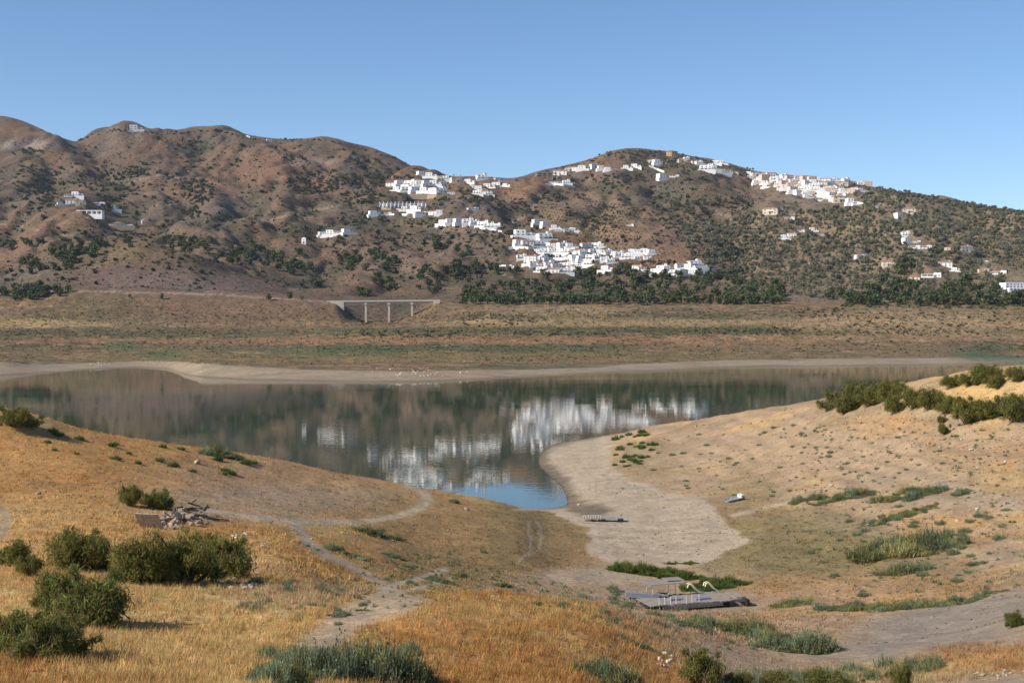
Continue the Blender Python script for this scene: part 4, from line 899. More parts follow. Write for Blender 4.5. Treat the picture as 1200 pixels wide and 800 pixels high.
clumps('pine', 'pine', 'lakeside_tree', 'tree', (10, 17), [((1100,356,34,7,20),'tall dark tree in the middle of the right lakeside belt','trees in the middle of the lakeside belt'),((1155,358,40,5,18),'tall dark tree in the right part of the lakeside belt','trees in the right part of the belt'),((1195,357,16,6,7),'tall dark tree of the lakeside belt at the picture edge','trees of the belt at the edge'),((1030,352,40,6,22),'tall dark tree in the left part of the lakeside belt','trees in the left part of the belt'),((1045,338,30,8,16),'dark tree behind the left part of the lakeside belt','trees behind the left belt'),((985,350,20,6,9),'dark tree at the left end of the lakeside belt','trees at the left belt end'),((905,350,14,8,10),'tall tree at the right end of the pine wood','trees at the right end of the wood'),((1060,318,26,8,9),'dark tree around the cream farm above the lakeside belt','trees around the cream farm'),((1120,340,30,8,14),'dark tree behind the middle lakeside belt','trees behind the middle belt'),((1175,345,12,6,5),'dark tree beside the big white building','trees beside the big white building'),((1010,356,24,3,8),'low tree at the left lakeside belt foot','low trees at the belt foot')])
for x, y, wpx in [(129,250,13),(122,246,8),(141,248,7),(112,249,6),(98,252,5),(118,268,7),(160,266,6),(190,351,7),(152,349,5),(315,355,9),(340,353,9),(354,352,6)]:
    plant('pine', 'pine', [(x, y, wpx)], 'garden_tree', {129: 'largest dark tree of the villa knoll between its houses', 190: 'round dark bush tree alone by the left road', 315: 'round dark tree standing left of the bridge', 340: 'second round dark tree left of the bridge'}.get(x, 'small dark garden tree among houses and road of the left hillside'), 'tree', 'garden trees of the left hillside', '', True)
for x, y, h_ in [(701,283,4),(697,299,5),(668,300,4),(152,154,5),(148,153,4),(164,154,3),(540,213,4),(532,212,4),(607,305,4)]:
    plant('cypress', 'pine', [(x, y, h_ * 1.3)], 'cypress_tree', 'slim dark cypress standing among white houses', 'cypress', 'cypresses among the houses', '', True)
# olives of the right slope
ol = []
for poly, n, lo, hi, g_ in [([(1012,219),(1060,228),(1130,241),(1200,252),(1225,258),(1225,350),(960,350),(880,338),(845,315),(832,285),(840,262),(900,246),(955,248),(985,243)], 4300, 3.6, 6.8, -.42), ([(700,181),(745,177),(790,181),(870,198),(1010,217),(1010,222),(860,205),(760,197)], 330, 3.5, 5, -.6),
                         ([(760,215),(850,215),(940,240),(960,250),(840,262),(820,290),(760,260)], 300, 3, 5.5, .0), ([(790,262),(850,262),(870,325),(830,325),(800,290)], 420, 4, 6.2, -.35)]:
    for x, y in sample_poly(poly, n, R_):
        if clear(x, y) and noise1(x, y * 1.8, 26, 5) > g_: ol.append((x, y, lo - .8 + (hi + 1.2 - lo) * R_.random() ** 1.6))
for i in range(16):      # planted rows in the vineyard orchards
    for j in range(13):
        x, y = 690 + i * 4.4 - j * 2.2 + R_.uniform(-.5, .5), 236 + j * 3.2 + i * .6
        if clear(x, y): ol.append((x, y, R_.uniform(2.0, 2.8)))
for i in range(22):
    for j in range(7):
        x, y = 612 + i * 3.6 + j * 1.6, 240 + j * 4.2 + i * .55
        if clear(x, y): ol.append((x, y, R_.uniform(1.6, 2.4)))
plant('olive', 'olive', ol, 'olive_tree', 'grey green olive tree in the groves of the right mountainside', 'olive tree', 'olive trees of the right mountainside', 'smaller grey green olive trees covering the right mountainside', False, 300, stuff_name='olive_grove', where=lambda x, y: (lambda a, q: (f'grey green olive tree {q} of the right mountain, {a}', f'olives {q} of the right mountain, {a}'))('below the ridge town' if x < 960 else 'around the white farms' if x < 1100 else 'near the picture edge', 'high on the slope' if y < 265 else 'low on the slope' if y > 315 else 'halfway up the slope'))
# scrub of the brown mountains
sc = []
for x, y in sample_poly([(-15,175),(60,185),(120,165),(260,160),(400,175),(500,205),(600,213),(700,188),(860,200),(900,220),(850,290),(700,300),(600,300),(560,330),(380,345),(200,340),(-15,330)], 6500, R_):
    X, Y, Z = ground_at(x, y, 1900)
    r_ = int(np.searchsorted(rows, Y)); c_ = int(np.clip(np.searchsorted(px_cols, x), 0, NC - 1)); gv = gul[min(r_, NR - 1), c_]
    p = .22 + .75 * gully[min(r_, NR - 1), c_] + .25 * (gv < -.1) + .9 * max(0, noise1(x, y * 1.5, 38, 9)) - .6 * max(0, noise1(x, y * 1.5, 60, 19))
    if clear(x, y) and R_.random() < p: sc.append((x, y, min(6.5, 1.5 + R_.expovariate(.75)) * (1 + .45 * gully[min(r_, NR - 1), c_])))
for c in [(232,225,20,16,60),(228,250,8,8,20),(372,215,34,14,90),(425,212,32,10,70),(470,215,22,9,50),(118,210,26,16,45),(158,202,14,6,22),(130,235,22,8,14),(35,178,14,3,16),(45,215,30,24,55),(420,232,26,8,26),(430,255,30,10,16),(660,232,28,6,16),(560,232,22,8,30),(600,240,20,8,22),(705,262,24,10,40),(625,262,22,12,40),(800,255,34,16,60),(860,240,24,8,26),(720,210,30,6,24),(765,228,10,8,10),(670,252,8,3,8),(822,238,12,3,16),(836,283,7,4,8),(590,275,14,8,16),(780,275,20,4,7),(660,300,20,3,10),(650,312,14,2,10),(690,305,10,4,10),(735,311,16,3,14),(770,308,20,3,16)]:
    sc += [(x, y, R_.uniform(2.6, 6.2)) for x, y in clump(*c[:4], int(c[4] * 1.7)) if clear(x, y) or c[1] > 299]
for x in np.concatenate([np.arange(88, 520, 2.6), np.arange(640, 1215, 2.2)]):     # bushes along the skyline
    if R_.random() < .55:
        sc.append((x, float(np.interp(x, [c[0] for c in CREST], [c[1] for c in CREST])) + R_.uniform(.0, 3), R_.uniform(2, 4.6)))
plant('scrub', 'scrub', sc, 'hill_shrub', 'small dark shrub dotting the brown mountainsides', 'shrub', 'shrubs dotting the brown mountainsides', 'many small dark shrubs scattered over the brown mountains', False, 300, stuff_name='mountain_scrub', where=lambda x, y: (lambda a, q: (f'dark shrub {q} of brown mountain, {a}', f'shrubs {q} of the brown mountain, {a}'))('left of the villa knoll' if x < 130 else 'above the bridge' if x < 430 else 'around the saddle village' if x < 620 else 'under the summit', 'high up the side' if y < 215 else 'low on the side' if y > 275 else 'halfway up the side'))
# shore shrubs on the plain
bs = []
for x, y in sample_poly([(-20,352),(380,360),(400,378),(510,378),(560,360),(1220,362),(1220,420),(1100,416),(850,418),(600,428),(450,430),(200,420),(-20,422)], 3000, R_):
    band_ = math.exp(-((y - 388) / 4) ** 2) + .9 * math.exp(-((y - 407) / 5) ** 2) + .8 * math.exp(-((y - 371) / 4) ** 2)
    if R_.random() < .16 + .6 * band_ * (1 + noise1(x, y * 3, 60, 33)): bs.append((x, y, R_.uniform(1.6, 3.6) * (1.0 if x < 930 else 1.25)))
bs += [(x, y, R_.uniform(3, 5)) for c in [(490,392,70,5,60),(580,376,50,8,50),(1100,378,100,12,60),(960,366,50,6,50),(880,389,90,3,50),(650,391,60,3,40)] for x, y in clump(*c)]
plant('scrub', 'broom', bs, 'shore_shrub', 'small olive green shrub on the far lakeside plain', 'shrub', 'shrubs on the far lakeside plain', 'many tiny olive green shrubs on the far lakeside plain', False, 300, 620, (.6, .95), 'shore_scrub', where=lambda x, y: (lambda a, q: (f'small green shrub {q} of far plain, {a}', f'shrubs {q} of the far plain, {a}'))('left of the bridge' if x < 390 else 'before the bridge' if x < 530 else 'before the wood' if x < 930 else 'before the right tree belt', 'in the upper strip' if y < 381 else 'in the lower strip' if y > 401 else 'in the middle strip'))

def gate_hill(x, y, X, Y):
    return .55 + .9 * noise1(X, Y * .7, 160, 12)
cover(24000, [(-15,150),(60,170),(90,168),(150,152),(260,155),(420,173),(505,206),(600,212),(745,178),(900,205),(1000,217),(1215,252),(1215,355),(930,356),(560,356),(390,352),(-15,342)], (1.2, 3.3), (.5, 1.0), 'scrub', 'hillside_scrub', 'low scrub covering the mountainsides', 'scrub', 21, 1960, gate_hill, (.8, 1.9), 10, .24, [(1, 1, 1), (1.5, 1.15, .95), (1.9, 1.4, 1.0), (1, 1.05, .9)])
def gate_plain(x, y, X, Y):
    return .45 + .8 * noise1(X, Y * 3, 120, 44) + .3 * np.exp(-((y - 388) / 5) ** 2) + .25 * np.exp(-((y - 408) / 6) ** 2)
cover(22000, [(-15,346),(380,358),(400,380),(510,380),(540,358),(1215,362),(1215,418),(1000,419),(850,421),(700,429),(450,433),(300,429),(150,423),(-15,424)], (1.1, 3.0), (.45, .9), 'broom', 'plain_scrub', 'low weeds and scrub in bands on the far lakeside plain', 'scrub', 22, 620, gate_plain, (.5, 1.4), 10, .24, [(1, .95, .9), (1.6, .95, .8), (2.4, 1.5, 1.2), (1.9, 1.1, .9), (.7, .8, .7), (.8, 1.0, .8)])
cover(900, [(440,203),(600,208),(600,232),(560,275),(520,270),(440,258)], (1.6, 3.4), (.8, 1.3), 'scrub', 'garden_greenery', 'garden greenery between the white houses of the saddle', 'greenery', 23, 1960, lambda x, y, X, Y: .3, (.7, 1.2), 14, .2)
cover(1500, [(594,272),(770,290),(845,310),(845,326),(740,326),(700,322),(620,320)], (1.6, 3.6), (.7, 1.3), 'scrub', 'village_greenery', 'garden greenery between the white houses of the lower village', 'greenery', 24, 1960, lambda x, y, X, Y: .3, (.7, 1.2), 14, .2)

cover(900, [(396,358),(512,356),(512,380),(400,382)], (1.2, 3.0), (.5, .9), 'broom', 'ravine_scrub', 'low scrub on the slopes under the road bridge', 'scrub', 25, 1780, None, (.5, 1.3), 10, .24, [(1, .95, .9), (1.6, 1.0, .8), (.6, .7, .6)])

cover(600, [(528,357),(536,343),(600,332),(700,328),(800,328),(905,334),(930,357)], (4, 8), (.6, 1.0), 'pine', 'wood_undergrowth', 'dark undergrowth and young pines in the wood below the village', 'undergrowth', 26, 1900, None, (.8, 1.3), 26, .13)
cover(420, [(985,360),(990,345),(1060,338),(1200,345),(1215,363)], (4, 8), (.6, 1.0), 'pine', 'belt_undergrowth', 'dark undergrowth of the right lakeside tree belt', 'undergrowth', 27, 1850, None, (.8, 1.3), 26, .13)
for k, (poly, n) in enumerate([([(400,386),(930,383),(930,393),(400,398)], 900), ([(370,406),(700,404),(700,412),(370,417)], 500), ([(-10,385),(300,388),(300,396),(-10,395)], 420), ([(900,384),(1110,386),(1110,394),(900,392)], 260), ([(960,362),(1215,364),(1215,388),(960,384)], 300), ([(540,366),(930,364),(930,372),(540,375)], 500), ([(520,420),(740,412),(740,420),(520,431)], 260)]):
    cover(n, poly, (2.2, 4.6), (.45, .8), 'broom', 'shrub_belt', ['long dark green shrub belt across the middle of the far plain','green shrub belt above the stony far shore','shrub belt at the left of the far plain','shrub belt at the right of the far plain','scattered dark shrubs on the tan field at right','shrub belt along the upper edge of the plain','green weeds just above the right far shore'][k], 'shrubs', 50 + k, 620, lambda x, y, X, Y: .45 + 1.2 * noise1(X, Y * 3, 50, 46), (.5, 1.1), 16, .18, [(.75, .9, .8), (.9, 1, .9), (.6, .75, .7)])
ol2 = [(x, float(np.interp(x, [c[0] for c in CREST], [c[1] for c in CREST])) + R_.uniform(0, 5), R_.uniform(3.5, 6)) for x in np.arange(1026, 1216, 1.5)]
pr = proto('olive', 'olive')
merge(pr, [(*p, q * p[1] / F, 1, R_.uniform(0, 6), R_.uniform(.7, 1.2)) for x, y, q in ol2 for p in [ground_at(x, y, 1900)]], 'crest_olives', [M['olive'], M['bark']], 'olive trees along the right skyline', 'olive trees')

# ------------------------------------------------------------------ foreground bushes
def bush_proto(kind, s):
    r = random.Random(s * 77 + len(kind)); rr = np.random.default_rng(s + 900)
    if kind == 'bush':
        lb = rnd_lobes(r, 9, .36, .12, .34, (.15, .25)) + rnd_lobes(r, 14, .44, .06, .47, (.07, .13)); cr = leaf_cloud(8200, .017, lb, s + 40, .75, 2.2, .35)
        tp = [[(0, 0, -.05, .02), (.5*l[0], .5*l[1], l[2]*.6, .013), (l[0], l[1], l[2] + l[5]*.6, .004)] for l in lb]
    elif kind == 'broom':
        lb = rnd_lobes(r, 7, .33, .12, .34, (.12, .22)); cr = leaf_cloud(1500, .032, lb, s + 60, .6, 1.8, .5); tp = [[(.2*l[0], .2*l[1], -.05, .02), (l[0], l[1], l[2] + l[5]*.5, .004)] for l in lb]
    elif kind in ('sage', 'reed'):      # a clump of fine upright stalks with small leaves
        n = 620; a = rr.random(n)*6.283; d = .5*np.sqrt(rr.random(n)); p = np.stack([d*np.cos(a), d*np.sin(a), np.zeros(n)], 1)
        ht = (.16 + .34*rr.random(n)) * (1 - .9*d*d*2) * (.7 + .3*np.sin(a*3 + d*9))
        top = p + np.stack([.06*rr.normal(size=n) + .05*np.cos(a), .06*rr.normal(size=n) + .05*np.sin(a), ht], 1)
        sd_ = np.stack([np.cos(a*5), np.sin(a*5), .0*a], 1) * (.008 if kind == 'sage' else .016); mid_ = p*.45 + top*.55
        q = np.stack([p, mid_ + sd_, top, mid_ - sd_], 1).reshape(-1, 3); c = np.repeat((.6 + .7*rr.random((n, 1))) * np.ones((1, 3)), 4, 0); c[0::4] *= .85
        m_ = 900; k_ = rr.integers(0, n, m_); t_ = (.25 + .8*rr.random((m_, 1))); pc = p[k_]*(1-t_) + top[k_]*t_ + rr.normal(size=(m_, 3))*.012; pc[:, 2] = np.maximum(pc[:, 2], .01)
        u_, v_ = rot_frames(rr.normal(size=(m_, 3)), rr); u_ *= .017; v_ *= .009
        q2 = np.stack([pc - u_, pc + v_, pc + u_, pc - v_], 1).reshape(-1, 3); c2 = np.repeat((.6 + .7*rr.random((m_, 1))) * np.ones((1, 3)), 4, 0)
        q = np.concatenate([q, q2]); c = np.concatenate([c, c2]); cr = (q, np.arange(len(q)).reshape(-1, 4), c); tp = [[(0, 0, -.02, .012), (.05, .02, .2, .004)]]
    tv, tf = tubes(tp, 4)
    return mesh('foliage', cr[0], cr[1], M[kind if kind != 'broom' else 'broom'], cr[2]), mesh('stem', tv, tf, M['bark']), cr, (tv, tf)
BP = {k: [bush_proto(k, s) for s in range(4)] for k in ('bush', 'broom', 'sage', 'reed')}
def put_bush(kind, x, y, wpx, hpx, name, label, cat, group=None, mat=None, dmin=0):
    X, Y, Z = ground_at(x, y, dmin); wd = wpx * Y / F; hh = {'bush': .56, 'broom': .46, 'sage': .5, 'reed': .45}[kind]
    b = R_.choice(BP[kind]); o = link(name, None, loc=(X, Y + wd * .2, float(height(X, Y + wd * .2)) - .03 * wd), label=label, cat=cat, group=group)
    o.scale = (wd, wd, hpx * Y / F / hh); o.rotation_euler.z = R_.uniform(0, 6.28)
    link('foliage', b[0], o); link('stem', b[1], o); return o
def patch(kind, x, y, wpx, hpx, name, label, cat, group):
    """a thicket: many clumps of stalks in one plant mass of its own"""
    X0, Y0, Z0 = ground_at(x, y - hpx * .15); k = Y0 / F; wd = wpx * k; dp = min(wd * .5, hpx * .55 / max(.12, (y - YH) / F) * k); hgt = min(2.2, hpx * k * .75)
    VV, FF, CC, o = [], [], [], 0; n = int(max(3, min(46, wpx * .75)))
    for i in range(n):
        a, q = R_.uniform(0, 6.28), math.sqrt(R_.random()) * R_.choice([1, 1, 1.25]); dx, dy = .5 * wd * q * cos(a), .5 * dp * q * sin(a)
        v, fc, c = R_.choice(BP[kind])[2]; s = min(wd, hgt * R_.uniform(.7, 1.7)); rz = R_.uniform(0, 6.28); z = float(height(X0 + dx, Y0 + dy)) - Z0
        hh = hgt * R_.choice([.3, .4, .5, .65, .8, 1.45]) * R_.uniform(.8, 1.2) / .5 * (1 - .3 * q)
        R = np.array([[cos(rz)*s, -sin(rz)*s, 0], [sin(rz)*s, cos(rz)*s, 0], [0, 0, hh]])
        VV.append(v @ R.T + [dx, dy, z]); CC.append(c * R_.uniform(.6, 1.35) * np.array(R_.choice([(1, 1, 1), (1.2, 1.05, .8), (.9, 1, 1.1), (1.35, 1.1, .8)]))); FF.append(fc + o); o += len(v)
    link(name, mesh(name, np.concatenate(VV), np.concatenate(FF), M[kind], np.concatenate(CC)), loc=(X0, Y0, Z0), label=label, cat=cat, group=group)
BUSHES = [(38,778,76,66,'dark green bush at bottom left corner with its shadow on straw'),(82,770,56,50,'lower front lobe bush beside the corner bush'),(12,770,60,60,'dark bush cut by the left picture edge at bottom'),
    (90,735,92,76,'large round dark bush above the bottom left corner bush'),(60,715,50,50,'bush between the left pair and the large round bush'),(84,672,62,52,'upright green bush behind the large round bush'),(108,668,42,40,'feathery bush top left of the bush row'),
    (158,684,66,58,'olive green bush in the middle of the left bush row'),(186,684,44,48,'narrow bush wedged in the left bush row'),(215,684,70,62,'broad sunlit bush under the rubble heap'),(250,678,66,58,'rightmost bush of the row below the rubble heap'),
    (8,664,44,34,'low green bush at left picture edge'),(30,676,28,26,'small green bush right of the left edge bush'),(5,500,44,26,'brownish bush on the crest at left picture edge'),(32,500,30,16,'olive bush beside the brownish crest bush'),
    (150,594,24,26,'upright green bush left behind the rubble heap'),(188,596,30,26,'green bush right behind the rubble heap'),(168,592,16,16,'small bush between the two behind the rubble')]
for x, y, a, b, lab in BUSHES: put_bush('bush', x, y, a * 1.2, b * 1.1, 'green_bush', lab, 'bush', 'green bushes on the left straw slope')
RB = [(975,481,34,26,'leftmost dark bush at the tip of the right crest row'),(992,484,30,22,'low front bush of the right crest row'),(1006,476,36,28,'rounded yellow green bush in the right crest row'),(1026,474,38,30,'tallest bush in the left half of the right crest row'),(1046,472,36,26,'bush with pale top in the right crest row'),(1052,462,30,20,'upper bush behind the right crest row'),(1052,484,24,24,'small bush below the right crest row'),
    (1074,478,28,24,'dark bush at the gap of the right crest row'),(1094,480,32,26,'dark bush right of the gap on the right bank'),(1110,484,26,20,'low bush right of the gap on the right bank'),(1126,480,28,16,'thin bush before the long dark clump'),(1136,498,34,28,'leftmost bush of the long dark clump'),(1156,492,40,26,'middle bush of the long dark clump'),(1176,488,36,26,'right bush of the long dark clump'),(1194,496,34,34,'dark bush of the clump at right picture edge'),(1192,484,30,20,'upper bush of the clump at right picture edge'),
    (1120,452,28,14,'small bush on the skyline of the right bank'),(1160,450,34,22,'tall bush on the skyline of the right bank'),(1140,452,26,16,'bush left of the tall skyline bush'),(1168,455,26,16,'bush right below the tall skyline bush'),(1196,448,26,18,'bush at the top right picture edge'),(1108,509,14,14,'small grey green bush alone below the long clump'),(1105,496,12,9,'small reddish bush above the lone grey bush')]
for x, y, a, b, lab in RB: put_bush('bush', x, y, a * 1.15, b * 1.1, 'bank_bush', lab, 'bush', 'dark bushes on the right bank crest')
BB = [(375,806,80,58,'dark green bush at bottom edge in front of the grey track'),(415,806,70,64,'sage bush right of the track at bottom edge'),(455,808,70,50,'grey green bush at bottom edge before orange grass'),(325,808,60,34,'low bush at bottom edge left of the grey track'),(712,806,60,38,'green bush at bottom edge below the pale stones'),(822,804,62,50,'large grey green bush right of the pale stones'),(868,806,40,18,'low bush at bottom edge right of the grey green bush'),(915,806,56,18,'wide low bush at bottom edge'),(968,806,56,22,'olive bush at bottom edge under the gravel'),(1058,808,36,34,'tall olive bush at bottom edge before the gravel'),(1000,806,36,12,'flat bush left of the tall bottom bush'),(1192,735,26,22,'green bush beside orange grass at right edge')]
for x, y, a, b, lab in BB:
    if x < 720: patch('sage', x, y, a, b * 1.1, 'weed_bush', lab, 'bush', 'bushes along the bottom edge')
    else: put_bush('bush', x, y, a, b, 'weed_bush', lab, 'bush', 'bushes along the bottom edge')
# grey green weeds
SW = [(1060,655,86,40,'largest sage green thicket on the right bank'),(1030,650,40,26,'sage thicket left of the largest one'),(1095,642,40,20,'sage thicket right of the largest one'),(1055,675,26,22,'upright sage tuft below the largest thicket'),(1033,676,16,12,'sage tuft left below the largest thicket'),(995,585,60,15,'long sage strip at the top of the right bank'),(948,588,36,13,'sage clump left of the long strip'),(1050,586,44,15,'sage clump right of the long strip'),(1085,582,36,15,'dark sage clump on the right bank'),(1130,580,20,12,'small sage clump near the right edge'),(1040,612,60,10,'left part of the sage hedge on the bank edge'),(1075,602,50,9,'right part of the sage hedge on the bank edge'),
      (845,745,60,28,'sage thicket in front of the wrecked jetty'),(885,750,50,28,'sage thicket right before the jetty'),(935,768,66,34,'big sage thicket right of the bottom bush'),(905,757,36,22,'sage tuft left of the big thicket'),(800,738,44,20,'sage thicket left before the jetty'),(770,728,40,14,'thin sage strip under the jetty'),(1025,716,60,15,'sage strip left part along the grey gravel'),(1065,716,60,16,'sage strip middle part along the grey gravel'),(1105,712,50,14,'sage strip right part along the grey gravel'),(1148,704,50,10,'sage strip end near right edge'),(985,716,44,14,'sage strip start right of the jetty'),(930,712,50,14,'sage patch right of the jetty end'),(1125,640,16,18,'upright sage tuft on the stony bank'),(1143,664,12,10,'small sage tuft on the right bank'),
      (404,652,40,14,'dark sage clump beside the curved track'),(430,628,24,15,'sage clump below the track bend'),(455,632,28,14,'sage clump right below the track bend'),(460,655,22,10,'low sage clump on the brown headland'),(478,667,8,12,'thin sage tuft on the headland'),(517,684,28,11,'sage clump behind the orange mound'),(540,678,14,10,'small sage clump behind the orange mound'),(585,688,16,10,'sage clump on the valley edge'),(622,710,24,8,'sage patch behind the mound crest'),(530,590,9,9,'small dark sage on the headland slope'),(258,536,34,20,'green bush on the left water edge crest'),(245,535,20,14,'dark small bush left of the crest bush')]
for x, y, a, b, lab in SW: patch('sage', x, y, a * 1.1, b * 1.05, 'sage_thicket', lab, 'weed', 'grey green sage weeds')
for x, y, a, b, lab in [(745,672,60,17,'dark green reed bed behind the jetty canopy'),(780,676,56,16,'middle reed bed behind the jetty'),(805,680,44,12,'reed bed left of the curved rails'),(845,690,50,16,'reed bed right of the curved rails'),(820,694,36,14,'yellow green reed bed beside the curved rails'),(728,664,14,8,'small reed clump at the left of the reed beds'),(800,662,30,6,'low reed fringe at the edge of the sand')]:
    patch('reed', x, y, a * 1.1, b * 1.0, 'reed_bed', lab, 'reeds', 'reed beds by the jetty')
def smalls(n, poly, kind, name, label, cat, group, wr, hr, dmin=0):
    for x, y in sample_poly(poly, n, R_): w_ = R_.uniform(*wr); put_bush(kind, x, y, w_, w_ * R_.uniform(*hr), name, label, cat, group, dmin=dmin)
smalls(60, [(1000,590),(1195,560),(1195,700),(1000,705),(930,660)], 'sage', 'sage_tuft', 'little sage green weed tuft on the right bank slope', 'weed', 'small weeds of the right bank', (5, 16), (.5, .9))
smalls(46, [(720,520),(820,505),(960,500),(1010,560),(880,590),(800,572),(730,545)], 'sage', 'low_bush', 'little dark green weed on the pale right shore slope', 'weed', 'small weeds above the sand', (3, 8), (.5, .8))
smalls(34, [(716,512),(760,505),(770,520),(755,545),(720,550)], 'reed', 'green_plant', 'small bright green plant along the left foot of the right bank', 'weed', 'green plants at the foot of the bank', (5, 10), (.5, .8))
smalls(24, [(40,500),(110,512),(300,540),(300,560),(180,550),(40,530)], 'reed', 'crest_weed', 'small green bush along the left crest above the water', 'bush', 'small bushes on the left crest', (6, 15), (.5, .8))
smalls(40, [(270,680),(450,690),(400,735),(280,725)], 'sage', 'sage_tuft', 'pale green weed in the straw left of the mound', 'weed', 'pale weeds in the straw', (6, 18), (.6, .9))
smalls(50, [(620,695),(740,690),(820,725),(900,760),(760,775),(700,730)], 'sage', 'sage_tuft', 'small grey weed on the slope before the jetty', 'weed', 'small weeds before the jetty', (6, 18), (.5, .8))
smalls(30, [(340,640),(560,640),(600,690),(480,690)], 'sage', 'sage_tuft', 'small weed on the brown headland', 'weed', 'small weeds on the headland', (4, 9), (.6, .9))
smalls(40, [(300,770),(480,760),(480,800),(300,800)], 'sage', 'sage_tuft', 'grey green stalky weed at the bottom beside the track', 'weed', 'stalky weeds at the bottom', (14, 30), (.8, 1.3))
smalls(36, [(860,795),(1100,780),(1100,800),(860,803)], 'sage', 'sage_tuft', 'grey green weed along the bottom right', 'weed', 'weeds at the bottom right', (12, 26), (.6, 1.0))
smalls(40, [(880,485),(1000,490),(1190,520),(1190,560),(1000,555),(900,520)], 'sage', 'low_bush', 'tiny dark weed among stones of the upper right bank', 'weed', 'tiny weeds of the upper right bank', (3, 8), (.5, .8))

# ------------------------------------------------------------------ dry grass: tufts too many to count, coloured like the straw they grow from
def grass(n, dlo, dhi, blades, hr, wr, seed, name, label):
    rr = np.random.default_rng(seed)
    d = np.exp(rr.uniform(np.log(dlo), np.log(dhi), n)); x = rr.uniform(-140, 1340, n)
    ci = np.clip(np.searchsorted(px_cols, x), 0, NC - 1); ri = np.clip(np.searchsorted(rows, d), 0, NR - 1)
    c0 = col[ri, ci]; sat = (c0[:, 0] - c0[:, 2]) / c0[:, 0]
    keep = rr.random(n) < sstep(.5, .66, sat) * (1 - np.clip(track[ri, ci] * 2.2, 0, .985)) * (H[ri, ci] > .8) * (.35 + .65 * sstep(-.25, .2, fbm((x - CX) / F * d / 3.0, d / 3.0, 99, 3)))
    x, d, c0 = x[keep], d[keep], c0[keep]; X = (x - CX) / F * d; Z = height(X, d); n = len(X)
    m = n * blades; base = np.repeat(np.stack([X, d, Z], 1), blades, 0)
    a = rr.random(m) * 6.283; rad = np.repeat(rr.uniform(.12, .4, n), blades) * np.sqrt(rr.random(m)) * (wr / .04)**.5
    p = base + np.stack([rad*np.cos(a), rad*np.sin(a), np.full(m, -.03)], 1)
    hgt = np.repeat(rr.uniform(*hr, n), blades) * (.55 + .6 * rr.random(m))
    lean = .35 * hgt
    top = p + np.stack([lean*rr.normal(size=m)*.7 + lean*.5*np.cos(a) + .1*hgt, lean*rr.normal(size=m)*.7 + lean*.5*np.sin(a), hgt], 1)
    b2 = rr.random(m) * 6.283; sd_ = np.stack([np.cos(b2), np.sin(b2) * .4, 0*b2], 1) * wr
    q = np.stack([p - sd_, p + sd_, top], 1).reshape(-1, 3)
    tint = np.repeat(np.array([[1, 1, 1], [1, 1, 1], [1.15, 1.2, 1.3], [.68, .62, .55], [.95, 1.1, 1.1]])[rr.integers(0, 5, n)] * (.78 + .5 * rr.random((n, 1))) * (1 + .07 * rr.normal(size=(n, 3))), blades, 0) * (.8 + .4 * rr.random((m, 1)))
    cc = np.repeat(np.repeat(c0, blades, 0) * tint * 1.05, 3, 0)
    link(name, mesh(name, q, np.arange(3 * m).reshape(m, 3), M['grass'], np.clip(cc, .01, .8)), kind='stuff', label=label, cat='grass')
grass(52000, 36, 82, 11, (.07, .40), .014, 1, 'dry_grass', 'dry straw and orange grass covering the near slopes')
grass(46000, 80, 250, 6, (.10, .32), .045, 2, 'dry_grass', 'dry straw and brown grass covering the banks farther off')

NEARP = [(-140,480),(40,492),(200,520),(400,556),(520,580),(690,640),(720,600),(720,515),(900,482),(1100,448),(1330,425),(1330,800),(-140,800)]
cover(15000, NEARP, (1.0, 4.2), (.4, .9), 'grass', 'dry_weeds', 'withered low weeds strewn over the banks', 'weeds', 31, 95, lambda x, y, X, Y: .35 + .9 * noise1(X, Y * .8, 14, 61), (.7, 1.2), 9, .24, [(.22, .13, .06), (.30, .2, .09), (.15, .13, .06), (.4, .29, .14), (.12, .11, .06)])
cover(9000, [(690,470),(1330,430),(1330,720),(1000,720),(890,640),(720,540)], (.8, 2.2), (.35, .7), 'grass', 'stony_litter', 'small stones and dry stalks strewn over the right bank', 'litter', 32, 95, lambda x, y, X, Y: .4 + .9 * noise1(X, Y * .8, 9, 66), (.7, 1.2), 6, .3, [(.42, .34, .26), (.2, .15, .1), (.3, .24, .18)])

cover(420, [(900,500),(1210,480),(1210,700),(980,705),(900,650),(940,580)], (4, 10), (.5, 1.0), 'sage', 'bank_weeds', 'small grey green weeds strewn over the right bank', 'weeds', 33, 95, None, (.6, 1.2), 40, .09)
cover(260, [(290,690),(480,650),(700,690),(820,730),(900,770),(640,720),(420,730)], (4, 12), (.5, 1.0), 'sage', 'slope_weeds', 'small grey green weeds along the edge of the valley', 'weeds', 34, 60, None, (.6, 1.2), 40, .09)

# ------------------------------------------------------------------ stones
def stone_mesh(name, s, mat):
    import bmesh
    b = bmesh.new(); bmesh.ops.create_icosphere(b, subdivisions=2, radius=.5); r = random.Random(s)
    ks = [Vector((r.uniform(-1, 1), r.uniform(-1, 1), r.uniform(-1, 1))).normalized() for _ in range(9)]; hs = [r.uniform(.26, .44) for _ in ks]
    for v in b.verts:
        for k, h_ in zip(ks, hs):
            t_ = v.co.dot(k)
            if t_ > h_: v.co -= k * (t_ - h_) * .92
        v.co.z *= .75
    me = bpy.data.meshes.new(name); b.to_mesh(me); b.free(); me.materials.append(mat); return me
M.update(rock=plain('limestone', (.40, .32, .24), .9, .3, 2.5, bump=.5), rockd=plain('brown_stone', (.27, .20, .15), .9, .25, 2.5, bump=.5), palest=plain('bleached_stone', (.60, .53, .43), .9, .15, 1))
STN = {m: [stone_mesh('stone', s + 5, M[m]) for s in range(4)] for m in ('rock', 'rockd', 'palest')}
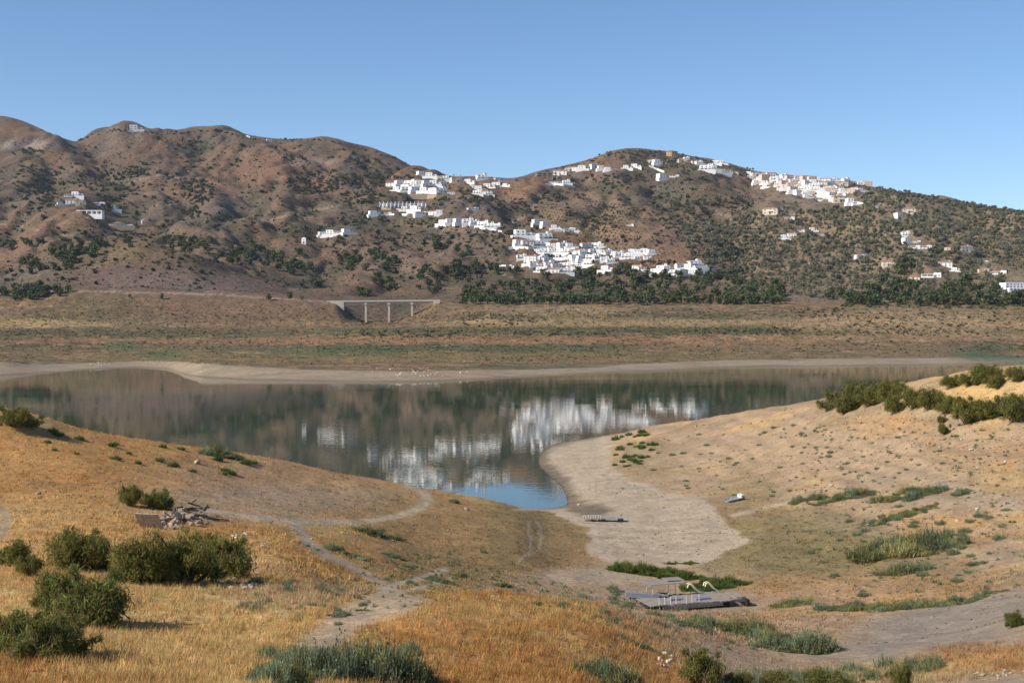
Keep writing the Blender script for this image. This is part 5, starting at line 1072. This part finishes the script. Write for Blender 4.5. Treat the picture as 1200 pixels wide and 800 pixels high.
def stone(x, y, wpx, mat, label, group, dmin=0, lift=.15):
    X, Y, Z = ground_at(x, y, dmin); s = wpx * Y / F
    o = link('stone', R_.choice(STN[mat]), loc=(X, Y, Z + lift * s), label=label, cat='stone', group=group); o.scale = (s, s * R_.uniform(.7, 1.1), s * R_.uniform(.6, 1.0)); o.rotation_euler = (R_.uniform(-.3, .3), R_.uniform(-.3, .3), R_.uniform(0, 6.28)); return o
for x, y in [(R_.gauss(495, 22), R_.uniform(431, 441)) for _ in range(46)]: stone(x, y, R_.uniform(1.3, 3.2), 'palest', 'pale boulder in the strewn bank of stones on the far shore', 'pale boulders on the far shore', 600)
for x, y in clump(118, 427, 14, 3, 12): stone(x, y, R_.uniform(1.5, 2.5), 'palest', 'pale stone at the left end of the far shore', 'stones at the left far shore', 600)
for x, y in sample_poly([(990,500),(1190,520),(1190,650),(1060,640),(960,590),(920,540)], 50, R_): stone(x, y, R_.uniform(1.5, 6), R_.choice(['rock', 'palest', 'rockd']), 'stone lying on the bare right bank', 'stones on the right bank')
for x, y in clump(282, 686, 18, 7, 14): stone(x, y, R_.uniform(5, 11), 'rock', 'pale rock in the small outcrop right of the bush row', 'rocks of the outcrop by the bushes', lift=.25)
for x, y in clump(292, 672, 12, 6, 8): stone(x, y, R_.uniform(4, 9), 'rock', 'pale rock in the upper outcrop right of the bushes', 'rocks of the upper outcrop', lift=.25)
for x, y in clump(280, 628, 10, 4, 6): stone(x, y, R_.uniform(3, 7), 'palest', 'white stone near the rubble heap', 'white stones near the rubble heap')
for x, y in clump(316, 640, 10, 3, 7): stone(x, y, R_.uniform(3, 7), 'rock', 'pale stone beside the faint track', 'stones beside the faint track')
for x, y in clump(524, 700, 14, 2.5, 12): stone(x, y, R_.uniform(3, 6), 'palest', 'pale stone in the left line of stones behind the mound', 'left stones behind the mound')
for x, y in clump(580, 703, 20, 4, 18): stone(x, y, R_.uniform(3, 7), 'rock', 'grey stone in the right heap behind the mound', 'right stones behind the mound')
for x, y in clump(782, 775, 16, 8, 12): stone(x, y, R_.uniform(4, 9), 'palest', 'white stone among the orange grass by the bottom bush', 'white stones by the bottom bush')
for x, y in clump(1165, 790, 22, 8, 10): stone(x, y, R_.uniform(4, 9), 'rock', 'grey stone at the bottom right corner', 'stones at the bottom right')
for x, y, wpx, lab in [(44,579,9,'dark grey boulder alone in the straw at left'),(547,598,8,'brown stone on the headland slope'),(201,755,7,'dark stone on the straw bottom left'),(204,683,9,'pale brown rock at the foot of the bush row'),(1132,522,6,'pale boulder on the right bank ridge'),(974,570,8,'white boulder on the right bank below the ridge'),(678,592,6,'pale stone on the wet sand by the water tip'),(130,747,8,'pale stone between the two left bushes'),(230,543,9,'white stone on the left crest')]:
    stone(x, y, wpx, 'rockd' if 'dark' in lab or 'brown stone' in lab else 'rock', lab, None)

for x, y in sample_poly([(700,520),(740,560),(830,585),(870,640),(720,655),(700,610),(660,560)], 40, R_): stone(x, y, R_.uniform(1, 2.6), R_.choice(['rock', 'rockd', 'palest']), 'small stone lying on the dry sand of the inlet', 'small stones on the sand')
for x, y in sample_poly([(250,600),(480,600),(500,580),(560,660),(420,700),(380,790),(150,790),(130,700),(330,690)], 50, R_): stone(x, y, R_.uniform(2, 5), R_.choice(['rock', 'rockd']), 'small stone in the dry grass of the left slope', 'small stones in the dry grass')

# ------------------------------------------------------------------ rubble heap with a leaning panel
for x, y, wpx, mt in [(a, b, R_.uniform(6, 13), R_.choice(['rock', 'rockd', 'rockd'])) for a, b in clump(212, 612, 30, 9, 70)]:
    stone(x, y, wpx * .8, mt, 'broken block in the rubble heap behind the bushes', 'broken blocks of the rubble heap', lift=.15)
for x, y, wpx in [(203,606,26),(222,605,20),(188,607,20),(213,598,18),(232,612,16)]: stone(x, y + 4, wpx * .8, 'rockd', 'large brown slab in the rubble heap', 'large slabs of the rubble heap', lift=.2)
X, Y, Z = ground_at(178, 619); k = Y / F
pn = link('slatted_panel', None, loc=(X, Y, Z), label='grey panel of weathered boards leaning on the rubble heap', cat='panel'); pn.rotation_euler = (radians(38), 0, radians(-14))
M.update(greywood=plain('weathered_boards', (.33, .29, .24), .85, .25, 3), black=plain('black_tarp', (.03, .028, .027), .7, .2, 2), rail=plain('galvanised_tube', (.55, .55, .54), .45, .08, 2, .4), deckg=plain('grey_deck', (.25, .22, .19), .8, .2, 1.5), blue=plain('blue_paint', (.19, .21, .30), .6, .2, 1.5), fascia=plain('faded_fascia', (.165, .15, .16), .7, .2, 1.2), floatb=plain('black_float', (.025, .024, .024), .6, .1, 2), white_gel=plain('white_gelcoat', (.60, .58, .53), .4, .05, 2, .4), yellowed=plain('yellowed_tube', (.70, .62, .42), .5, .08, 2, .4), bluegrey=plain('blue_grey_hull', (.25, .265, .29), .7, .25, 2))
for i in range(3): link('board', MB().box((-15 + 10.2*i)*k, (-6.2 + 10.2*i)*k, -.04, .04, -.1, 24*k).data('board', M['greywood']), pn)
for z in (4, 18): link('batten', MB().box(-16*k, 15.5*k, .045, .12, z*k, (z+2)*k).data('batten', M['greywood']), pn)
for i in range(9):
    x, y = R_.uniform(192, 240), R_.uniform(600, 618); X, Y, Z = ground_at(x, y); q = Y / F
    tb = link('broken_timber', MB().box(-R_.uniform(5, 9) * q, R_.uniform(5, 9) * q, -.06, .06, -.05, .05).data('broken_timber', M['greywood'] if i % 2 else M['bark']), loc=(X, Y, Z + R_.uniform(.5, 1.0)), label='broken grey timber sticking out of the rubble heap', cat='timber', group='broken timbers of the rubble heap'); tb.rotation_euler = (R_.uniform(-.5, .5), R_.uniform(-.8, .8), R_.uniform(0, 3))
X, Y, Z = ground_at(222, 604); k = Y / F
vs = [(X + (i - 5) * 4.2 * k, Y + (j - 3) * .35, Z + .35 + .3 * R_.random() + .1 * math.sin(i * 1.7 + j)) for j in range(7) for i in range(11)]
link('black_tarp', mesh('black_tarp', vs, [[j*11+i, j*11+i+1, j*11+i+12, j*11+i+11] for j in range(6) for i in range(10)], M['black'], None, True), label='crumpled black sheet draped over the back of the rubble heap', cat='sheet')

# ------------------------------------------------------------------ wrecked floating jetty
JD = 139.0; JX, JY, JZ = ground_at(819, 715, 100); jk = JY / F
jt = link('wrecked_jetty', None, loc=(JX, JY, JZ), label='stranded floating jetty with grey deck, blue sides and white posts', cat='jetty')
jt.rotation_euler = (0, radians(-1.2), radians(15))
def jx(x): return (x - 815) * jk
def jpart(name, b, mat, parent=jt): return link(name, b.data(name, M[mat]), parent)
def tubep(name, paths, mat, parent=jt, seg=6):
    v, f = tubes(paths, seg); return link(name, mesh(name, v, f, M[mat]), parent)
def plank_deck(x0, x1, y0, y1, z, th=.1):
    b = MB(); n = int((x1 - x0) / .32)
    for i in range(n):
        a = x0 + (x1 - x0) * i / n; h1 = R_.uniform(0, .05)
        if R_.random() < .06: continue
        b.box(a, a + (x1 - x0) / n - .04, y0 + R_.uniform(-.12, .1), y1 + R_.uniform(-.25, .1), z + h1, z + th + h1)
    return b
jpart('deck', plank_deck(jx(756), jx(860), 0, 4.4, .52), 'deckg')
tp = plank_deck(jx(860.2), jx(881), .9, 3.6, .56); jpart('deck', tp, 'deckg')
jpart('fascia', MB().box(jx(770), jx(845), -.24, -.13, .26, .55), 'fascia'); jpart('fascia', MB().box(jx(846), jx(880), .62, .74, .28, .55), 'fascia')
jpart('blue_side', MB().box(jx(788), jx(803), 1.6, 2.3, .66, .8), 'blue'); jpart('blue_side', MB().box(jx(818), jx(836), 1.0, 1.7, .66, .8), 'blue')
for x0, x1 in ((752,757),(760,765),(768,778),(802,804),(805,815),(842,855),(878,881)):
    b = MB().box(jx(x0), jx(x1), .1, 1.4, -.15, .55); jpart('float', b, 'floatb')
jpart('float', MB().box(jx(750), jx(766), -.3, 1.0, -.1, .2), 'greywood')
for x in (767, 774, 781, 788, 801, 808, 817):
    tubep('post', [[(jx(x), .12, .3, .04), (jx(x), .12, 1.35, .04)]], 'rail')
# gangway tilted up to the left, with its blue side
gw = link('gangway', plank_deck(0, jx(788) - jx(737), 0, 1.5, 0).data('gangway', M['deckg']), jt); gw.location = (jx(745), 4.2, 1.0); gw.rotation_euler = (0, radians(4.5), radians(-16))
bs_ = MB().box(0, jx(776) - jx(737), -.1, -.004, -.25, .16); jpart('blue_side', bs_, 'blue', gw)
tubep('support', [[(jx(750), 4.2, -.3, .07), (jx(750), 4.2, .98, .07)], [(jx(758), 4.2, -.3, .05), (jx(758), 4.2, .9, .05)]], 'greywood')
# canopy on thin posts
cn = jpart('canopy', MB().box(jx(772), jx(818), 3.6, 6.0, 1.75, 1.79).box(jx(800), jx(822), 4.6, 6.3, 1.84, 1.88), 'deckg')
for x, y0 in ((777, 3.8), (797, 3.8), (779, 5.8), (816, 5.8)): tubep('post', [[(jx(x), y0, .3, .028), (jx(x), y0, 1.76, .028)]], 'rail', cn)
for x in (820, 843):
    pts = [(0, 0), (.10, .28), (.35, .36), (.6, .12), (.95, -.28), (1.35, -.50)]
    tubep('curved_rail', [[(jx(x) + a * 1.0, 3.5 + o_, 1.32 + b, .07) for a, b in pts] for o_ in (0, .45)], 'yellowed')
# small pontoon with rails on the sand
X, Y, Z = ground_at(707, 611.5, 150); k = Y / F
pt = link('small_pontoon', None, loc=(X, Y, Z), label='small grey pontoon with a railed end stranded on the sand', cat='pontoon'); pt.rotation_euler = (0, radians(-1), radians(-4))
link('deck', plank_deck(-2*k, 24*k, 0, 1.5, .35).data('deck', M['bluegrey']), pt); link('deck', plank_deck(-24*k, -2.2*k, .1, 1.3, .3).data('deck', M['deckg']), pt)
for a, b in ((-6, 3), (17, 23.5), (-14, -10)): link('float', MB().box(a*k, b*k, -.12, 1.4, -.1, .3).data('float', M['floatb']), pt)
for i in range(8):
    v, f = tubes([[(-23*k + i * 2.9*k, .12, .3, .05), (-23*k + i * 2.9*k, .12, .85, .05)]], 5); link('post', mesh('post', v, f, M['rail']), pt)
v, f = tubes([[(-23.5*k, .12, .86, .03), (-2*k, .12, .86, .03)]], 5); link('handrail', mesh('handrail', v, f, M['rail']), pt)
# grey skiff on the bank
X, Y, Z = ground_at(861, 587, 150); k = Y / F; L_ = 23 * k
sk = link('stranded_skiff', None, loc=(X, Y, Z + .05), label='grey flat skiff with white stern stranded at the edge of the sand', cat='boat'); sk.rotation_euler = (radians(6), radians(-9), radians(24))
st = [(-.5, .30, .05, .38), (-.42, .44, 0, .40), (.1, .5, 0, .40), (.5, .46, .02, .42)]
vs = []
for u, hw, z0, z1 in st:
    wd = 1.5
    vs += [(u*L_, -hw*wd, z1), (u*L_, -hw*wd*.8, z0), (u*L_, hw*wd*.8, z0), (u*L_, hw*wd, z1), (u*L_, hw*wd*.88, z1 - .01), (u*L_, hw*wd*.7, z0 + .22), (u*L_, -hw*wd*.7, z0 + .22), (u*L_, -hw*wd*.88, z1 - .01)]
fs = [[8*i + j, 8*(i+1) + j, 8*(i+1) + (j+1) % 8, 8*i + (j+1) % 8] for i in range(3) for j in range(8)] + [list(range(7, -1, -1)), list(range(24, 32))]
link('hull', mesh('hull', vs, fs, M['bluegrey']), sk)
link('stern_box', MB().box(.32*L_, .5*L_, -.6, .6, .24, .72).data('stern_box', M['white_gel']), sk)
link('thwart', MB().box(-.1*L_, -.02*L_, -.66, .66, .30, .36).data('thwart', M['bluegrey']), sk)
# marker post in the water, and two poles on the far slope
X, Y = (757 - CX) / F * 425, 425.0
mp_ = link('marker_post', None, loc=(X, Y, -1), label='thin white marker post standing in the water behind the right bank', cat='post')
v, f = tubes([[(0, 0, -2, .11), (0, 0, 4.4, .10)]], 6); link('pole', mesh('pole', v, f, M['white_gel']), mp_); v, f = tubes([[(0, 0, .95, .35), (0, 0, 1.25, .35)]], 8); link('float', mesh('float', v, f, M['white_gel']), mp_)
for x, y, lab in [(1074, 315, 'pale utility pole at the left of the bare earth terrace'), (1082, 313, 'shorter pale utility pole right of the taller one')]:
    X, Y, Z = ground_at(x, y, 1900); k = Y / F; o = link('utility_pole', None, loc=(X, Y, Z), label=lab, cat='pole'); hh = (9 if x < 1080 else 7) * k
    v, f = tubes([[(0, 0, -1, .4), (0, 0, hh, .25)]], 6); link('pole', mesh('pole', v, f, M['concrete']), o); link('crossarm', MB().box(-1.4, 1.4, -.15, .15, hh - 1, hh - .7).data('crossarm', M['concrete']), o)

# ------------------------------------------------------------------ the air
hz = bpy.data.materials.new('haze'); hz.use_nodes = True; t = hz.node_tree; t.nodes.clear()
pv = t.nodes.new('ShaderNodeVolumePrincipled'); pv.inputs['Color'].default_value = (.72, .84, 1, 1); pv.inputs['Density'].default_value = 1.7e-5; pv.inputs['Anisotropy'].default_value = .2
t.links.new(pv.outputs[0], t.nodes.new('ShaderNodeOutputMaterial').inputs['Volume'])
link('haze', MB().box(-9400, 9400, -60, 9200, -8, 860).data('haze', hz), kind='stuff', label='thin bluish summer haze over the lake and mountains', cat='haze')
